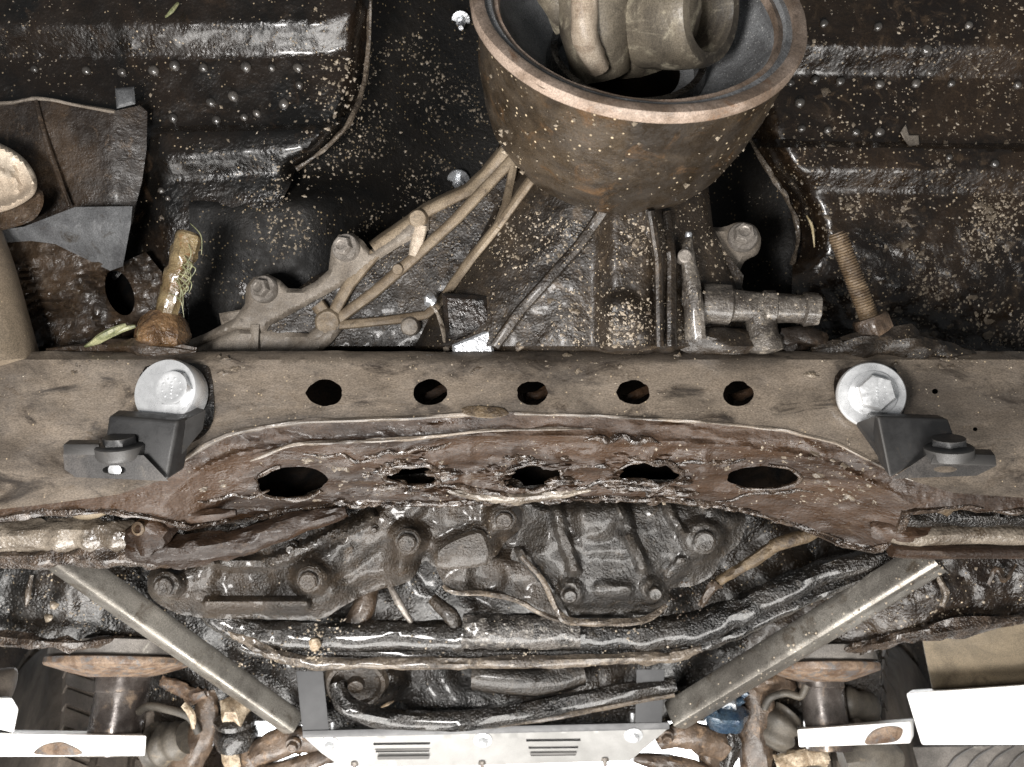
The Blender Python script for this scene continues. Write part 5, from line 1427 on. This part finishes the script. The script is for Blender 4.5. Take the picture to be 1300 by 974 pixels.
# right
kn = thing('blue_fitting', 'blue stained greasy ball joint right of the right strut foot', 'ball joint', (918, 915, -310))
bm = bmesh.new(); lathe(bm, S(920, 914, -310), (0, 1, .1), [(30, -8), (36, 4), (38, 18), (30, 26), (22, 30), (20, 38)], n=26, rag=.2, seed=3); obj('joint_housing', bm, 'blue', kn)
bm = bmesh.new(); lathe(bm, S(922, 888, -304), (0, .8, .6), [(18, -8), (20, 2), (16, 12), (6, 14)], n=18, rag=.4, seed=4); obj('joint_nut', bm, 'silver', kn)
for k, (x, y) in enumerate(((896, 894), (908, 905), (940, 890), (945, 880), (925, 872))):
    bm = bmesh.new(); blob(bm, S(x, y, -282), 7, 2, .5, k); obj('blue_clump', bm, 'blue', kn)
ka = thing('steering_knuckle', 'brown rusty steering knuckle right of the blue fitting', 'knuckle', (940, 950, -320))
bm = bmesh.new(); ptube(bm, [(946, 868, -330), (962, 890, -325), (958, 930, -320), (962, 985, -318)], [20, 24, 24, 26], n=18, rag=.3, flat=.7); obj('arm_web', bm, 'arm', ka)
bm = bmesh.new(); ptube(bm, [(905, 928, -320), (898, 955, -318), (904, 990, -318)], [14, 18, 18], n=16, rag=.35); obj('arm_web', bm, 'arm', ka)
bm = bmesh.new(); ptube(bm, [(926, 925, -312), (928, 945, -310), (922, 975, -310)], [10, 14, 9], n=12, rag=.5); obj('greasy_pin', bm, 'pipe', ka)
bm = bmesh.new(); ptube(bm, [(940, 866, -330), (975, 868, -325), (1008, 872, -325)], [10, 13, 9], n=14, rag=.5); obj('upper_link', bm, 'arm', ka)
bm = bmesh.new(); ptube(bm, [(985, 970, -306), (1010, 964, -302), (1050, 962, -302)], [12, 13, 12], n=14, rag=.4); obj('lower_link', bm, 'rustnut', ka)
bm = bmesh.new(); ptube(bm, [(1070, 968, -320), (1110, 962, -320), (1140, 964, -322)], [22, 26, 20], n=16, rag=.2); obj('lower_hub', bm, 'boot', ka)
lo = thing('control_arm', 'brown lower control arm right of the skid plate', 'control arm', (860, 950, -300))
bm = bmesh.new(); ptube(bm, [(836, 946, -300), (860, 934, -298), (896, 940, -304), (920, 952, -310)], [10, 20, 24, 22], n=18, rag=.25, flat=.7); obj('arm_body', bm, 'arm', lo)
bm = bmesh.new(); ptube(bm, [(804, 962, -290), (850, 970, -292), (900, 985, -296)], [7, 14, 16], n=14, rag=.3); obj('arm_lip', bm, 'arm', lo)
bm = bmesh.new(); hexbolt(bm, S(846, 936, -276), (0, -.3, 1), 9, 8); obj('arm_bolt', bm, 'arm', lo)

# ================================================================== PLANT BITS
def wisp(name, lab, cat, pts, r, mat, extra=None):
    bm = bmesh.new(); ptube(bm, pts, r, k=5, n=7)
    if extra:
        for e in extra:
            ptube(bm, e, r, k=5, n=7)
    return obj(name, bm, mat, label=lab, cat=cat, at=pts[0])


wisp('straw', 'pale curved straw beside the right stud', 'straw', [(1024, 274, -190), (1031, 288, -182), (1034, 314, -186)], [.8, 2.2, .8], 'straw')
wisp('straw', 'pale bent straw on the right floor panel under the upper swage', 'straw', [(1228, 125, -168), (1230, 118, -162), (1236, 115, -168)], [.8, 2, .8], 'straw')
wisp('twig', 'green plant twig stuck at the top of the left floor panel', 'twig', [(210, 22, -118), (218, 14, -112), (226, 4, -116)], [1, 3, 2], 'green')
wisp('leaf', 'small green leaf stuck on the left floor below the oil drops', 'leaf', [(288, 172, -150), (290, 179, -146), (289, 186, -150)], [.8, 3, .8], 'green')
wisp('dry_flower', 'tiny tan dry flower left of the small green leaf', 'dry flower', [(258, 180, -152), (265, 184, -146), (272, 178, -150)], [1, 3, 1], 'straw', [[(266, 184, -148), (264, 190, -148), (266, 193, -150)]])
wisp('plant_clump', 'pale green plant clump lying on the beam left of the greasy stud', 'plant clump', [(108, 440, -34), (125, 432, -28), (150, 420, -28), (172, 414, -32)], [1.5, 5, 4.5, 2], 'green', [[(115, 436, -24), (135, 424, -20), (160, 412, -26)]])
wisp('dry_leaf', 'orange dry leaf on the black pipe left of the cross pipe', 'dry leaf', [(484, 898, -226), (492, 894, -220), (500, 890, -224)], [1, 3, 1], 'cable')
